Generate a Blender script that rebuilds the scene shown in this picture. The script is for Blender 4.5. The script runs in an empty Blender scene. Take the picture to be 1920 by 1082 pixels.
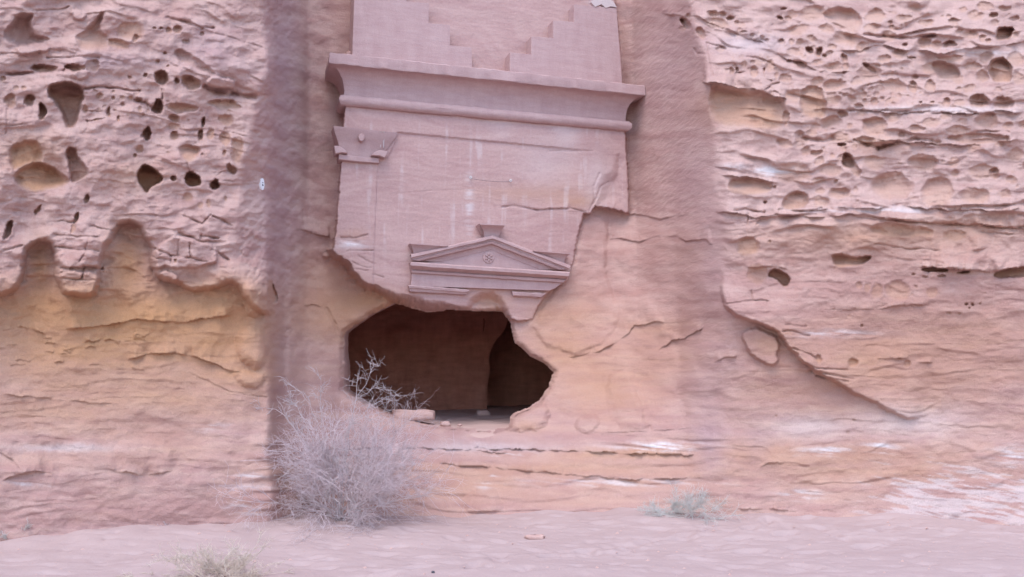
import bpy, math, random
import numpy as np

# ------------------------------------------------------------------ camera, sky, sun, exposure
scene = bpy.context.scene
COL = scene.collection
F_PX, U0, V0, HOR = 1663.0, 960.0, 541.0, 720.0
EYE = 1.65
PITCH = math.atan((HOR - V0) / F_PX)
cam_data = bpy.data.cameras.new('camera')
cam_data.sensor_width = 36.0
cam_data.lens = 36.0 * F_PX / 1920.0
cam_data.clip_end = 2000
cam = bpy.data.objects.new('camera', cam_data)
cam.location = (0, 0, EYE)
cam.rotation_euler = (math.radians(90) + PITCH, 0, 0)
COL.objects.link(cam)
scene.camera = cam

SUN_EL, SUN_AZ = math.radians(63), math.radians(-160)   # azimuth from +Y, clockwise: behind the camera, to its left
world = bpy.data.worlds.new('World')
scene.world = world
world.use_nodes = True
wn = world.node_tree
bg = wn.nodes['Background']
sky = wn.nodes.new('ShaderNodeTexSky')
sky.sky_type = 'NISHITA'
sky.sun_disc = False
sky.sun_elevation = SUN_EL
sky.sun_rotation = SUN_AZ
sky.air_density = 1.0
sky.dust_density = 1.0
sky.ozone_density = 2.5
wn.links.new(sky.outputs[0], bg.inputs[0])
bg.inputs[1].default_value = 0.15
sun = bpy.data.lights.new('sun', 'SUN')
sun.energy = 0.7
sun.angle = math.radians(48)
sun.color = (1.0, 0.93, 0.86)
so = bpy.data.objects.new('sun', sun)
sd_ = np.array([math.sin(SUN_AZ) * math.cos(SUN_EL), math.cos(SUN_AZ) * math.cos(SUN_EL), math.sin(SUN_EL)])
import mathutils
so.rotation_euler = mathutils.Vector(sd_).to_track_quat('Z', 'Y').to_euler()
so.location = (-6, -4, 12)
COL.objects.link(so)
scene.view_settings.view_transform = 'Standard'
scene.view_settings.look = 'None'
scene.view_settings.gamma = 1
scene.view_settings.use_curve_mapping = False
scene.view_settings.exposure = 1.55

# ------------------------------------------------------------------ survey helpers: a bearing in the photograph -> a ray from the eye
CP, SP = math.cos(PITCH), math.sin(PITCH)
EYEP = np.array([0, 0, EYE])
def rays(u, v):
    a = (np.asarray(u, float) - U0) / F_PX
    b = -(np.asarray(v, float) - V0) / F_PX
    return np.stack([a + 0 * b, CP - SP * b + 0 * a, SP + CP * b + 0 * a], -1)
def at_y(u, v, y):
    r = rays(u, v)
    return EYEP + r * (np.asarray(y) / r[..., 1])[..., None]
def on_ground(u, v, z=0.0):
    r = rays(u, v)
    return EYEP + r * ((z - EYE) / r[2])
TH = math.radians(16.7)                      # the facade is turned a little away to the right
E = np.array([math.cos(TH), math.sin(TH), 0]); N = np.array([math.sin(TH), -math.cos(TH), 0]); K = np.array([0, 0, 1.0])
P0 = np.array([-0.47, 13.0, 0.0])
def plane_t(r, d=0.0):
    return (np.dot(P0 - EYEP, N) + d) / (r @ N)
def fsz(u, v, d=0.0):                        # facade coordinates (along, up) of a traced point lying d in front of the facade
    r = rays(u, v)
    p = EYEP + r * plane_t(r, d)
    return float((p - P0) @ E), float(p[2])
def fw(s, z, d):
    return P0 + s * E + d * N + z * K

# ------------------------------------------------------------------ noise
rng = np.random.RandomState(7)
PERM = rng.permutation(512)
GR = np.stack([np.cos(np.arange(512) * 2.399), np.sin(np.arange(512) * 2.399)], -1)
def perlin(x, y, seed=0):
    x = np.asarray(x, float); y = np.asarray(y, float)
    xi = np.floor(x).astype(int); yi = np.floor(y).astype(int)
    xf = x - xi; yf = y - yi
    fu = xf * xf * xf * (xf * (xf * 6 - 15) + 10); fv = yf * yf * yf * (yf * (yf * 6 - 15) + 10)
    def g(ix, iy, dx, dy):
        h = PERM[(PERM[(ix + seed * 57) & 511] + iy) & 511]
        gg = GR[h]
        return gg[..., 0] * dx + gg[..., 1] * dy
    a = g(xi, yi, xf, yf); b = g(xi + 1, yi, xf - 1, yf)
    c = g(xi, yi + 1, xf, yf - 1); d = g(xi + 1, yi + 1, xf - 1, yf - 1)
    return (a + (b - a) * fu) * (1 - fv) + (c + (d - c) * fu) * fv
def fbm(x, y, octv=4, seed=0, gain=0.5):
    s = 0; a = 1.0
    for i in range(octv):
        s = s + a * perlin(x * 2 ** i + 13.7 * i, y * 2 ** i + 5.1 * i, seed + i)
        a *= gain
    return s * 1.4
def ss(x, a=0.0, b=1.0):
    t = np.clip((x - a) / (b - a), 0, 1)
    return t * t * (3 - 2 * t)

# ------------------------------------------------------------------ scene helpers
def tag(o, label=None, cat=None, group=None, kind=None):
    if label: o['label'] = label
    if cat: o['category'] = cat
    if group: o['group'] = group
    if kind: o['kind'] = kind
    return o
def empty(name, loc=(0, 0, 0)):
    o = bpy.data.objects.new(name, None)
    o.empty_display_size = 0.2
    o.location = loc
    COL.objects.link(o)
    return o
def link_mesh(name, me, mat, parent=None, smooth=True):
    if mat: me.materials.append(mat)
    if smooth is not None:
        me.polygons.foreach_set('use_smooth', np.full(len(me.polygons), smooth))
    o = bpy.data.objects.new(name, me)
    COL.objects.link(o)
    if parent:
        o.parent = parent
        o.location = -np.array(parent.matrix_world.translation if False else parent_loc(parent))
    return o
def parent_loc(p):
    l = np.array(p.location, float)
    while p.parent:
        p = p.parent; l = l + np.array(p.location, float)
    return l
def mesh_np(name, verts, faces):
    """verts (n,3) array; faces (m,k) int array or list of lists"""
    me = bpy.data.meshes.new(name)
    if isinstance(faces, np.ndarray):
        m, k = faces.shape
        me.vertices.add(len(verts)); me.vertices.foreach_set('co', np.asarray(verts, np.float32).ravel())
        me.loops.add(m * k); me.loops.foreach_set('vertex_index', faces.astype(np.int32).ravel())
        me.polygons.add(m)
        me.polygons.foreach_set('loop_start', np.arange(0, m * k, k, dtype=np.int32))
        me.polygons.foreach_set('loop_total', np.full(m, k, np.int32))
        me.update(calc_edges=True)
    else:
        me.from_pydata([tuple(map(float, p)) for p in verts], [], [list(map(int, f)) for f in faces])
    return me
def set_tint(me, rgba):
    a = me.attributes.new('tint', 'FLOAT_COLOR', 'POINT')
    a.data.foreach_set('color', np.asarray(rgba, np.float32).ravel())

# ------------------------------------------------------------------ materials
def nodes_of(name):
    m = bpy.data.materials.new(name); m.use_nodes = True
    nt = m.node_tree
    return m, nt, nt.nodes['Principled BSDF']
def math_node(nt, op, a, b=None):
    n = nt.nodes.new('ShaderNodeMath'); n.operation = op
    for i, x in enumerate((a, b)):
        if x is None: continue
        if isinstance(x, (int, float)): n.inputs[i].default_value = x
        else: nt.links.new(x, n.inputs[i])
    return n.outputs[0]
def mix_col(nt, f, a, b, mode='MIX'):
    n = nt.nodes.new('ShaderNodeMix'); n.data_type = 'RGBA'; n.blend_type = mode
    for sock, x in ((n.inputs[0], f), (n.inputs[6], a), (n.inputs[7], b)):
        if isinstance(x, tuple): sock.default_value = (*x, 1)
        elif isinstance(x, (int, float)): sock.default_value = x
        else: nt.links.new(x, sock)
    return n.outputs[2]
def noise(nt, scale, detail=5, rough=0.55, vec=None, stretch=None):
    n = nt.nodes.new('ShaderNodeTexNoise')
    n.inputs['Scale'].default_value = scale; n.inputs['Detail'].default_value = detail; n.inputs['Roughness'].default_value = rough
    co = nt.nodes.new('ShaderNodeNewGeometry').outputs['Position']
    if stretch:
        mp = nt.nodes.new('ShaderNodeMapping'); mp.inputs['Scale'].default_value = stretch
        nt.links.new(co, mp.inputs[0]); co = mp.outputs[0]
    nt.links.new(co, n.inputs['Vector'])
    return n.outputs[0]
def bump(nt, bsdf, hgt, strength, dist):
    b = nt.nodes.new('ShaderNodeBump'); b.inputs['Strength'].default_value = strength; b.inputs['Distance'].default_value = dist
    nt.links.new(hgt, b.inputs['Height']); nt.links.new(b.outputs[0], bsdf.inputs['Normal'])

PINK_A, PINK_B = (0.545, 0.352, 0.300), (0.44, 0.252, 0.218)
OCHRE, WHITE, PATINA_SHADE = (0.48, 0.25, 0.125), (0.70, 0.63, 0.62), (0.39, 0.275, 0.30)
def rock_material(name, b_str=0.5, fine=1.0, tinted=True, base_tone=0.5):
    m, nt, bs = nodes_of(name)
    n1 = noise(nt, 9, 6, 0.6, stretch=(0.35, 0.35, 1.6))
    n2 = noise(nt, 70, 6, 0.72)
    if tinted:
        at = nt.nodes.new('ShaderNodeAttribute'); at.attribute_name = 'tint'
        sp = nt.nodes.new('ShaderNodeSeparateColor'); nt.links.new(at.outputs['Color'], sp.inputs[0])
        tone = math_node(nt, 'ADD', at.outputs['Alpha'], math_node(nt, 'MULTIPLY', math_node(nt, 'SUBTRACT', n1, 0.5), 0.9))
    else:
        n3 = noise(nt, 5, 5, 0.65, stretch=(1.6, 1.6, .35))
        tone = math_node(nt, 'ADD', math_node(nt, 'MULTIPLY', math_node(nt, 'SUBTRACT', math_node(nt, 'ADD', n1, n3), 1.0), 1.4), base_tone)
    cl = nt.nodes.new('ShaderNodeClamp'); nt.links.new(tone, cl.inputs[0])
    c = mix_col(nt, cl.outputs[0], PINK_B, PINK_A)
    if tinted:
        c = mix_col(nt, sp.outputs[0], c, OCHRE)
        c = mix_col(nt, sp.outputs[2], c, PATINA_SHADE)
        c = mix_col(nt, sp.outputs[1], c, WHITE)
    g = math_node(nt, 'ADD', math_node(nt, 'MULTIPLY', math_node(nt, 'SUBTRACT', n2, 0.5), 0.42 * fine), 1.0)
    gm = nt.nodes.new('ShaderNodeCombineColor')
    for i in range(3): nt.links.new(g, gm.inputs[i])
    c = mix_col(nt, 1.0, c, gm.outputs[0], 'MULTIPLY')
    nt.links.new(c, bs.inputs['Base Color'])
    bs.inputs['Roughness'].default_value = 0.95
    bs.inputs['Specular IOR Level'].default_value = 0.15
    h = math_node(nt, 'ADD', math_node(nt, 'MULTIPLY', n1, 0.6), math_node(nt, 'MULTIPLY', n2, 0.5 * fine))
    bump(nt, bs, h, b_str, 0.03)
    return m
M_ROCK = rock_material('weathered_sandstone', 0.85, 1.25)
M_CUT = rock_material('dressed_sandstone', 0.4, 1.0)
M_TRIM = rock_material('carved_sandstone', 0.38, 1.0, tinted=False, base_tone=0.55)
for n_ in M_TRIM.node_tree.nodes:                # the carved zone is a cooler, mauve bed of the rock
    if n_.type == 'MIX' and n_.blend_type == 'MIX':
        n_.inputs[6].default_value = (0.415, 0.262, 0.25, 1); n_.inputs[7].default_value = (0.50, 0.345, 0.325, 1)
M_STONE = rock_material('loose_sandstone', 0.5, 1.0, tinted=False, base_tone=0.9)
def flat_mat(name, col, rough=0.8, var=0.25, scale=30, spec=0.2, metal=0.0):
    m, nt, bs = nodes_of(name)
    n = noise(nt, scale, 4)
    c = mix_col(nt, n, tuple(x * (1 - var) for x in col), tuple(min(1, x * (1 + var)) for x in col))
    nt.links.new(c, bs.inputs['Base Color'])
    bs.inputs['Roughness'].default_value = rough; bs.inputs['Specular IOR Level'].default_value = spec; bs.inputs['Metallic'].default_value = metal
    return m
def sand_material():
    m, nt, bs = nodes_of('fine_desert_sand')
    n1 = noise(nt, 1.3, 5, 0.6); n2 = noise(nt, 120, 3, 0.7); n3 = noise(nt, 14, 5, 0.6)
    c = mix_col(nt, n1, (0.395, 0.280, 0.258), (0.465, 0.342, 0.315))
    g = math_node(nt, 'ADD', math_node(nt, 'MULTIPLY', math_node(nt, 'SUBTRACT', n2, 0.5), 0.25), 1.0)
    gm = nt.nodes.new('ShaderNodeCombineColor')
    for i in range(3): nt.links.new(g, gm.inputs[i])
    c = mix_col(nt, 1.0, c, gm.outputs[0], 'MULTIPLY')
    nt.links.new(c, bs.inputs['Base Color'])
    bs.inputs['Roughness'].default_value = 1.0; bs.inputs['Specular IOR Level'].default_value = 0.1
    bump(nt, bs, math_node(nt, 'ADD', math_node(nt, 'MULTIPLY', n3, 1.0), math_node(nt, 'MULTIPLY', n2, 0.25)), 0.35, 0.03)
    return m
M_SAND = sand_material()
M_CAVE = rock_material('chamber_sandstone', 0.4, 1.0, tinted=False, base_tone=0.5)
for n_ in M_CAVE.node_tree.nodes:
    if n_.type == 'MIX' and n_.blend_type == 'MIX':
        n_.inputs[6].default_value = (0.36, 0.15, 0.105, 1); n_.inputs[7].default_value = (0.54, 0.235, 0.17, 1)
M_TWIG = flat_mat('dry_grey_twig', (0.60, 0.475, 0.475), 0.9, 0.4, 4)
M_BRANCH = flat_mat('bleached_dry_branch', (0.52, 0.43, 0.42), 0.9, 0.3, 10)
M_GREEN = flat_mat('dusty_grey_green_stem', (0.56, 0.53, 0.49), 0.9, 0.25, 8)
M_STRAW = flat_mat('dry_straw', (0.60, 0.48, 0.39), 0.9, 0.3, 8)
M_LIME = flat_mat('white_lime_streak', (0.55, 0.45, 0.43), 0.95, 0.12, 40)
M_SIGN = flat_mat('white_enamel', (0.78, 0.76, 0.76), 0.4, 0.06, 40)
M_INK = flat_mat('dark_print', (0.10, 0.09, 0.10), 0.6, 0.1, 40)
M_STEEL = flat_mat('galvanised_steel', (0.62, 0.6, 0.6), 0.45, 0.1, 40, 0.5, 0.3)

# ------------------------------------------------------------------ the surveyed rock face: a relief whose depth is built up feature by feature
def axis(parts):
    out = [np.arange(a, b, s, dtype=float) for a, b, s in parts]
    return np.concatenate(out)
STEP = 1.7
UA = axis([(-520, -340, 10), (-340, -40, 4), (-40, 1960, STEP), (1960, 2260, 4), (2260, 2480, 10)])
VA = axis([(-720, -200, 12), (-200, -30, 5), (-30, 1010, STEP), (1010, 1150, 8)])
UU, VV = np.meshgrid(UA, VA)
NR, NC = UU.shape
R_DIR = rays(UU, VV)

# plan of the place: for rows of height, bearings of the corners and their distance
ROWS = [
 # v     left end      left corner   return end   niche back   facade rough   rough right   wall mid     right corner  right end
 (-720, [(-620, 12.2), (486, 14.5), (512, 14.7), (552, 16.0), (640, 16.2), (900, 16.5), (1050, 16.8), (1170, 17.0), (1188, 17.0), (1262, 16.5), (1330, 16.0), (2600, 14.8)]),
 (-300, [(-620, 9.4), (488, 11.0), (510, 11.15), (556, 13.0), (645, 13.0), (900, 13.5), (1050, 13.9), (1165, 13.98), (1185, 13.88), (1258, 13.1), (1318, 12.5), (2600, 11.3)]),
 (0,    [(-620, 8.75), (492, 10.75), (500, 10.85), (558, 12.75), (640, 12.95), (900, 13.5), (1050, 13.9), (1165, 13.98), (1185, 13.88), (1250, 12.75), (1292, 12.0), (2600, 10.7)]),
 (130,  [(-620, 8.65), (500, 10.7), (506, 10.76), (560, 12.75), (640, 12.95), (900, 13.5), (1050, 13.9), (1165, 13.98), (1188, 13.88), (1262, 12.7), (1326, 11.65), (2600, 10.4)]),
 (240,  [(-620, 8.6), (468, 10.65), (502, 11.05), (556, 12.7), (640, 12.95), (900, 13.4), (1050, 13.8), (1172, 13.98), (1190, 13.88), (1262, 12.7), (1336, 11.55), (2600, 10.2)]),
 (400,  [(-620, 8.55), (446, 10.6), (500, 11.08), (550, 12.7), (628, 12.85), (900, 13.35), (1050, 13.55), (1176, 13.9), (1192, 13.8), (1266, 12.6), (1340, 11.45), (2600, 10.1)]),
 (470,  [(-620, 8.5), (440, 10.55), (500, 11.02), (547, 12.65), (628, 12.85), (900, 13.3), (1050, 13.46), (1150, 13.6), (1195, 13.4), (1268, 12.55), (1345, 11.42), (2600, 10.1)]),
 (560,  [(-620, 8.5), (478, 10.5), (503, 10.75), (544, 12.5), (640, 12.85), (900, 13.25), (1050, 13.42), (1150, 13.45), (1195, 13.2), (1270, 12.5), (1350, 11.45), (2600, 10.05)]),
 (640,  [(-620, 8.55), (498, 10.5), (508, 10.62), (540, 12.2), (640, 12.7), (900, 13.15), (1050, 13.2), (1150, 13.1), (1195, 12.9), (1275, 12.4), (1352, 11.5), (2600, 10.05)]),
 (740,  [(-620, 8.5), (502, 10.4), (510, 10.5), (540, 11.6), (640, 12.45), (900, 12.9), (1050, 12.75), (1150, 12.55), (1195, 12.4), (1278, 12.1), (1350, 11.5), (2600, 10.05)]),
 (808,  [(-620, 8.45), (504, 10.3), (512, 10.4), (545, 11.2), (640, 12.1), (900, 12.55), (1050, 12.3), (1150, 12.05), (1195, 11.95), (1290, 11.85), (1345, 11.45), (2600, 10.02)]),
 (850,  [(-620, 8.42), (506, 10.2), (513, 10.3), (550, 10.95), (640, 11.75), (900, 11.95), (1050, 11.9), (1150, 11.85), (1195, 11.8), (1295, 11.7), (1340, 11.35), (2600, 10.0)]),
 (910,  [(-620, 8.4), (506, 10.1), (515, 10.2), (550, 10.7), (640, 11.4), (900, 11.6), (1050, 11.55), (1150, 11.52), (1195, 11.5), (1295, 11.4), (1340, 11.25), (2600, 9.95)]),
 (975,  [(-620, 8.35), (506, 10.05), (515, 10.12), (550, 10.45), (640, 11.1), (900, 11.2), (1050, 11.18), (1150, 11.15), (1195, 11.15), (1295, 11.13), (1340, 11.1), (2600, 9.9)]),
 (1160, [(-620, 8.3), (506, 9.9), (515, 9.95), (535, 10.2), (640, 10.3), (900, 10.4), (1050, 10.4), (1150, 10.4), (1195, 10.4), (1295, 10.4), (1340, 10.4), (2600, 9.6)]),
]
rv = np.array([r[0] for r in ROWS], float)
ru = np.array([[p[0] for p in r[1]] for r in ROWS], float)
ry = np.array([[p[1] for p in r[1]] for r in ROWS], float)
YR = np.empty_like(UU)
wob = fbm(VA / 90, VA * 0 + 3.3, 2, 3) * 7
CORNER = np.interp(VA, rv, ru[:, 1]) + wob * 1.3
for i, v in enumerate(VA):
    us = np.array([np.interp(v, rv, ru[:, k]) for k in range(ru.shape[1])])
    ys = np.array([np.interp(v, rv, ry[:, k]) for k in range(ru.shape[1])])
    us[1] += wob[i] * 1.3; us[2] += wob[i]; us[10] += wob[i] * 0.8
    # straight in plan between corners: interpolate in (x/y) with 1/y linear
    YR[i] = 1.0 / np.interp(UA, us, 1.0 / ys)
def blur(a, n, ax):
    if n < 1: return a
    k = 2 * n + 1
    pad = [(0, 0), (0, 0)]; pad[ax] = (n + 1, n)
    c = np.cumsum(np.pad(a, pad, mode='edge'), axis=ax)
    return (np.take(c, np.arange(k, c.shape[ax]), ax) - np.take(c, np.arange(0, c.shape[ax] - k), ax)) / k
for _ in range(2):
    YR = blur(YR, 2, 1); YR = blur(YR, 9, 0)
soft = blur(blur(blur(YR, 16, 1), 16, 1), 10, 1)
bl = np.exp(-((UU - 554) / 22) ** 4) + np.exp(-((UU - 1186) / 12) ** 4) * 0 + np.exp(-((UU - 1330) / 50) ** 4) * ss(VV, 150, 420)
YR = YR + (soft - YR) * np.clip(bl, 0, 1)

# wander of the outlines so nothing traced stays ruler-straight
WU = UU + fbm(UU / 26, VV / 22, 3, 11) * 4.0 + fbm(UU / 7, VV / 6, 2, 15) * 1.1
WV = VV + fbm(UU / 26 + 40, VV / 22, 3, 12) * 3.4 + fbm(UU / 7 + 9, VV / 6, 2, 16) * 1.0
WS = fbm(UU / 60, VV / 50, 2, 17) * 6.0 + fbm(UU / 17, VV / 15, 2, 18) * 1.6
WU2 = UU + fbm(UU / 9, VV / 9, 3, 21) * 1.6
WV2 = VV + fbm(UU / 9 + 40, VV / 9, 3, 22) * 1.6

H = np.zeros_like(UU)            # towards the eye, metres
PK = np.zeros_like(UU)           # pocket depth (union)
TIN = np.zeros(UU.shape + (4,))  # ochre, white (some veil), patina (some wall shade), tone (some veil)
TIN[..., 3] = 0.5
def window(u0, u1, v0, v1, m):
    i0 = np.searchsorted(UA, u0 - m); i1 = np.searchsorted(UA, u1 + m)
    j0 = np.searchsorted(VA, v0 - m); j1 = np.searchsorted(VA, v1 + m)
    return slice(j0, j1), slice(i0, i1)
def poly_sd(poly, m=12, wu=None, wv=None):
    """signed distance (positive inside) on the window round the polygon"""
    wu = WU2 if wu is None else wu; wv = WV2 if wv is None else wv
    P = np.array(poly, float)
    w = window(P[:, 0].min(), P[:, 0].max(), P[:, 1].min(), P[:, 1].max(), m)
    x, y = wu[w], wv[w]
    d2 = np.full(x.shape, 1e9); ins = np.zeros(x.shape, bool)
    for a, b in zip(P, np.roll(P, -1, 0)):
        e = b - a; L = max(e @ e, 1e-9)
        t = np.clip(((x - a[0]) * e[0] + (y - a[1]) * e[1]) / L, 0, 1)
        d2 = np.minimum(d2, (x - a[0] - t * e[0]) ** 2 + (y - a[1] - t * e[1]) ** 2)
        if a[1] != b[1]:
            c = (a[1] > y) != (b[1] > y)
            ins ^= c & (x < (b[0] - a[0]) * (y - a[1]) / (b[1] - a[1]) + a[0])
    d = np.sqrt(d2)
    return w, np.where(ins, d, -d)
def hole(u, v, rx, ry_, dep, rot=0, p=4, asym=0.35, och=0.35):
    m = 6
    dep = dep * (.62 if max(rx, ry_) < 9 else .85)
    R = max(rx, ry_) * 1.3
    w = window(u - R, u + R, v - R, v + R, m)
    k = min(1.0, max(rx, ry_) / 14)
    x = UU[w] + (WU[w] - UU[w]) * k - u; y = VV[w] + (WV[w] - VV[w]) * k - v
    c, s = math.cos(math.radians(rot)), math.sin(math.radians(rot))
    a = (c * x + s * y) / rx; b = (-s * x + c * y) / ry_
    r2 = a * a + b * b
    f = np.clip(1 - r2 ** (p / 2), 0, 1)
    f = f * (1 - asym * np.clip((b + 1) / 2, 0, 1))
    PK[w] = np.maximum(PK[w], dep * f)
    TIN[w][..., 0] = np.maximum(TIN[w][..., 0], och * np.clip(f * 1.6, 0, 1))
def chaikin(P, n=2):
    P = np.array(P, float)
    for _ in range(n):
        Q = np.roll(P, -1, 0)
        P = np.stack([P * .75 + Q * .25, P * .25 + Q * .75], 1).reshape(-1, 2)
    return P
def pocket(poly, dep, edge=5, asym=0.3, och=0.4, bottom_soft=0):
    poly = chaikin(poly)
    w, sd = poly_sd(poly, 14, UU + (WU - UU) * 0.7, VV + (WV - VV) * 0.7)
    P = np.array(poly, float); v0, v1 = P[:, 1].min(), P[:, 1].max()
    f = np.sqrt(np.clip(ss(sd, 0, edge), 0, 1))
    g = np.clip((VV[w] - v0) / (v1 - v0), 0, 1)
    f2 = f * (1 - asym * g)
    if bottom_soft: f2 = f2 * (1 - ss(g, 1 - bottom_soft, 1.0))
    PK[w] = np.maximum(PK[w], dep * f2)
    TIN[w][..., 0] = np.maximum(TIN[w][..., 0], och * f * (0.6 + 0.4 * g))
def raise_(poly, h, edge=4, decay=None, wander=0.8, mult=None):
    poly = chaikin(poly, 1)
    w, sd = poly_sd(poly, 14, UU + (WU - UU) * wander, VV + (WV - VV) * wander)
    f = np.sqrt(ss(sd, -1, edge))
    if decay: f = f * np.exp(-np.clip(sd, 0, None) / decay)
    if mult is not None: f = f * mult[w]
    H[w] += h * f
def seg_dist(pts, m, wu, wv):
    P = np.array(pts, float)
    w = window(P[:, 0].min(), P[:, 0].max(), P[:, 1].min(), P[:, 1].max(), m)
    x, y = wu[w], wv[w]
    d2 = np.full(x.shape, 1e9)
    for a, b in zip(P[:-1], P[1:]):
        e = b - a; L = max(e @ e, 1e-9)
        t = np.clip(((x - a[0]) * e[0] + (y - a[1]) * e[1]) / L, 0, 1)
        d2 = np.minimum(d2, (x - a[0] - t * e[0]) ** 2 + (y - a[1] - t * e[1]) ** 2)
    return w, np.sqrt(d2)
def crack(pts, dep=0.05, wdt=1.6, wander=0.6):
    w, d = seg_dist(pts, 12, UU + (WU - UU) * wander, VV + (WV - VV) * wander)
    n = 0.55 + 0.9 * np.clip(fbm(UU[w] / 30, VV[w] / 30, 2, 31) + 0.4, 0, 1)
    H[w] -= .7 * dep * np.exp(-(d / wdt) ** 2) * n
def lip(pts, h, decay=25, wander=0.7, ends=18):
    """an overhanging edge: the rock above the line stands out by h and dies away upwards"""
    P = np.array(pts, float)
    w = window(P[0, 0], P[-1, 0], P[:, 1].min() - decay * 3, P[:, 1].max(), 10)
    x = UU[w] + (WU[w] - UU[w]) * wander; y = VV[w] + (WV[w] - VV[w]) * wander
    if wander > 1.5: x = UU[w] + WS[w][::-1]; y = VV[w] + WS[w] * 1.1
    dv = y - np.interp(x, P[:, 0], P[:, 1])
    e = ss(x, P[0, 0], P[0, 0] + ends) * (1 - ss(x, P[-1, 0] - ends, P[-1, 0]))
    e = e * np.clip(.75 + 1.1 * fbm(UU[w] / 38 + h * 70, VV[w] / 60, 3, 33), .12, 1.4)
    H[w] += h * e * np.where(dv < 0, np.exp(dv / decay), 0) * ss(-dv, -1.2, 1.0)
def tint(ch, u, v, rx, ry_, a, pw=1.0):
    w = window(u - rx * 2, u + rx * 2, v - ry_ * 2, v + ry_ * 2, 2)
    x = (WU[w] - u) / rx; y = (WV[w] - v) / ry_
    g = np.exp(-(x * x + y * y) ** pw)
    if ch == 3: TIN[w][..., 3] += a * g
    else: TIN[w][..., ch] = 1 - (1 - TIN[w][..., ch]) * (1 - np.clip(a * g, 0, 1))

EDGE2 = np.interp(VA, rv, ru[:, 2])
ON_LEFT = 1 - .55 * ss(UU - CORNER[:, None], -25, 12) - .45 * ss(UU - EDGE2[:, None], -20, 14)
RIGHT_C = np.interp(VA, rv, ru[:, 10])
ON_RIGHT = ss(UU - RIGHT_C[:, None], -12, 40)
MID = np.clip(1 - ON_LEFT - ON_RIGHT, 0, 1)

# ---- broad relief and bedding
H += fbm(UU / 120, VV / 95, 4, 41) * (0.13 * ON_LEFT * (1 - .62 * ss(VV, 540, 630)) + 0.11 * ON_RIGHT * (1 - 0.6 * ss(VV, 400, 560)) + 0.045 * MID)
H += fbm(UU / 34, VV / 20, 4, 45) * (0.019 * ON_LEFT * (1 - 0.75 * ss(VV, 530, 600)) + 0.013 * ON_RIGHT * (1 - 0.65 * ss(VV, 390, 520)) + 0.008 * MID)
dip = 0.42 * (1 - ss(VV, 120, 420)) * (np.clip(UU - 1250, 0, 1e9) * np.exp(-np.clip(UU - 1250, 0, 1e9) / 420))
phi = VV - dip + fbm(UU / 160, VV / 60, 3, 51) * 14
def saw(x, sharp=6.0):
    f = x - np.floor(x)
    return np.where(f < 1 - 1 / sharp, f / (1 - 1 / sharp), (1 - f) * sharp)
amp = np.clip(fbm(UU / 110, VV / 40, 3, 55) + 0.45, 0.05, 1.3)
str1 = saw(phi / 41 + fbm(UU / 210, phi / 80, 3, 57) * 0.9)
str2 = saw(phi / 13 + fbm(UU / 90, phi / 30, 3, 58) * 0.9, 5)
up_r = ON_RIGHT * (1 - 0.75 * ss(VV, 400, 540))
H += (str1 * 0.075 * amp + str2 * 0.010 * amp[::-1]) * up_r
phl = VV - 0.30 * np.clip(UU - 200, 0, 300) * (1 - ss(VV, 150, 420)) + 0.10 * (UU - 200) * ss(VV, 380, 460) * (1 - ss(UU, 180, 320)) + fbm(UU / 130, VV / 50, 3, 61) * 12
l1 = saw(phl / 33 + fbm(UU / 170, phl / 70, 3, 62) * 0.8)
l2 = saw(phl / 12 + fbm(UU / 80, phl / 30, 3, 63) * 0.9, 5)
H += (l1 * 0.035 * amp + l2 * 0.008 * amp) * ON_LEFT * (1 - 0.75 * ss(VV, 520, 570))
# bedding of the lower rock and the ledge
low = ss(VV, 560, 640)
H += saw((VV + 0.02 * UU) / 24 + fbm(UU / 260, VV / 60, 3, 65) * 1.1, 4) * 0.011 * low * np.clip(amp, 0, 1)
led = ss(VV, 800, 830) * (1 - ss(np.abs(UU - 910), 400, 470))
H += saw((VV - 0.02 * (UU - 900)) / 31 + fbm(UU / 300, VV / 60, 3, 66) * 0.8, 4) * 0.03 * led
H += fbm(UU / 95 + 7, VV / 70, 3, 48) * .05 * MID * ss(VV, 390, 480) * (1 - ss(VV, 780, 830))
H += fbm(UU / 4.6, VV / 3.2, 3, 49) * (.004 * ON_LEFT * (1 - .4 * ss(VV, 540, 640)) + .0035 * ON_RIGHT * (1 - .4 * ss(VV, 400, 560)) + .003 * MID)
H += fbm(UU / 11, VV / 6, 3, 47) * (0.004 * ON_LEFT + 0.006 * ON_RIGHT + 0.002 * MID) * (1 - 0.6 * ss(VV, 540, 640))

# ---- left cliff: the hard crust and what hangs from it
CRUST = [(-560, 575), (-300, 560), (-60, 566), (0, 558), (28, 546), (46, 522), (48, 475), (66, 455), (92, 452), (100, 475), (103, 512), (112, 545), (135, 557), (165, 560), (186, 548), (190, 500), (198, 468), (213, 442), (230, 421), (248, 420), (264, 432), (284, 468), (284, 508), (302, 527), (335, 533), (352, 547), (384, 547), (412, 540), (432, 528), (446, 540), (480, 590), (520, 590), (520, -740), (-560, -740)]
raise_(CRUST, 0.25, 11)
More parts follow.
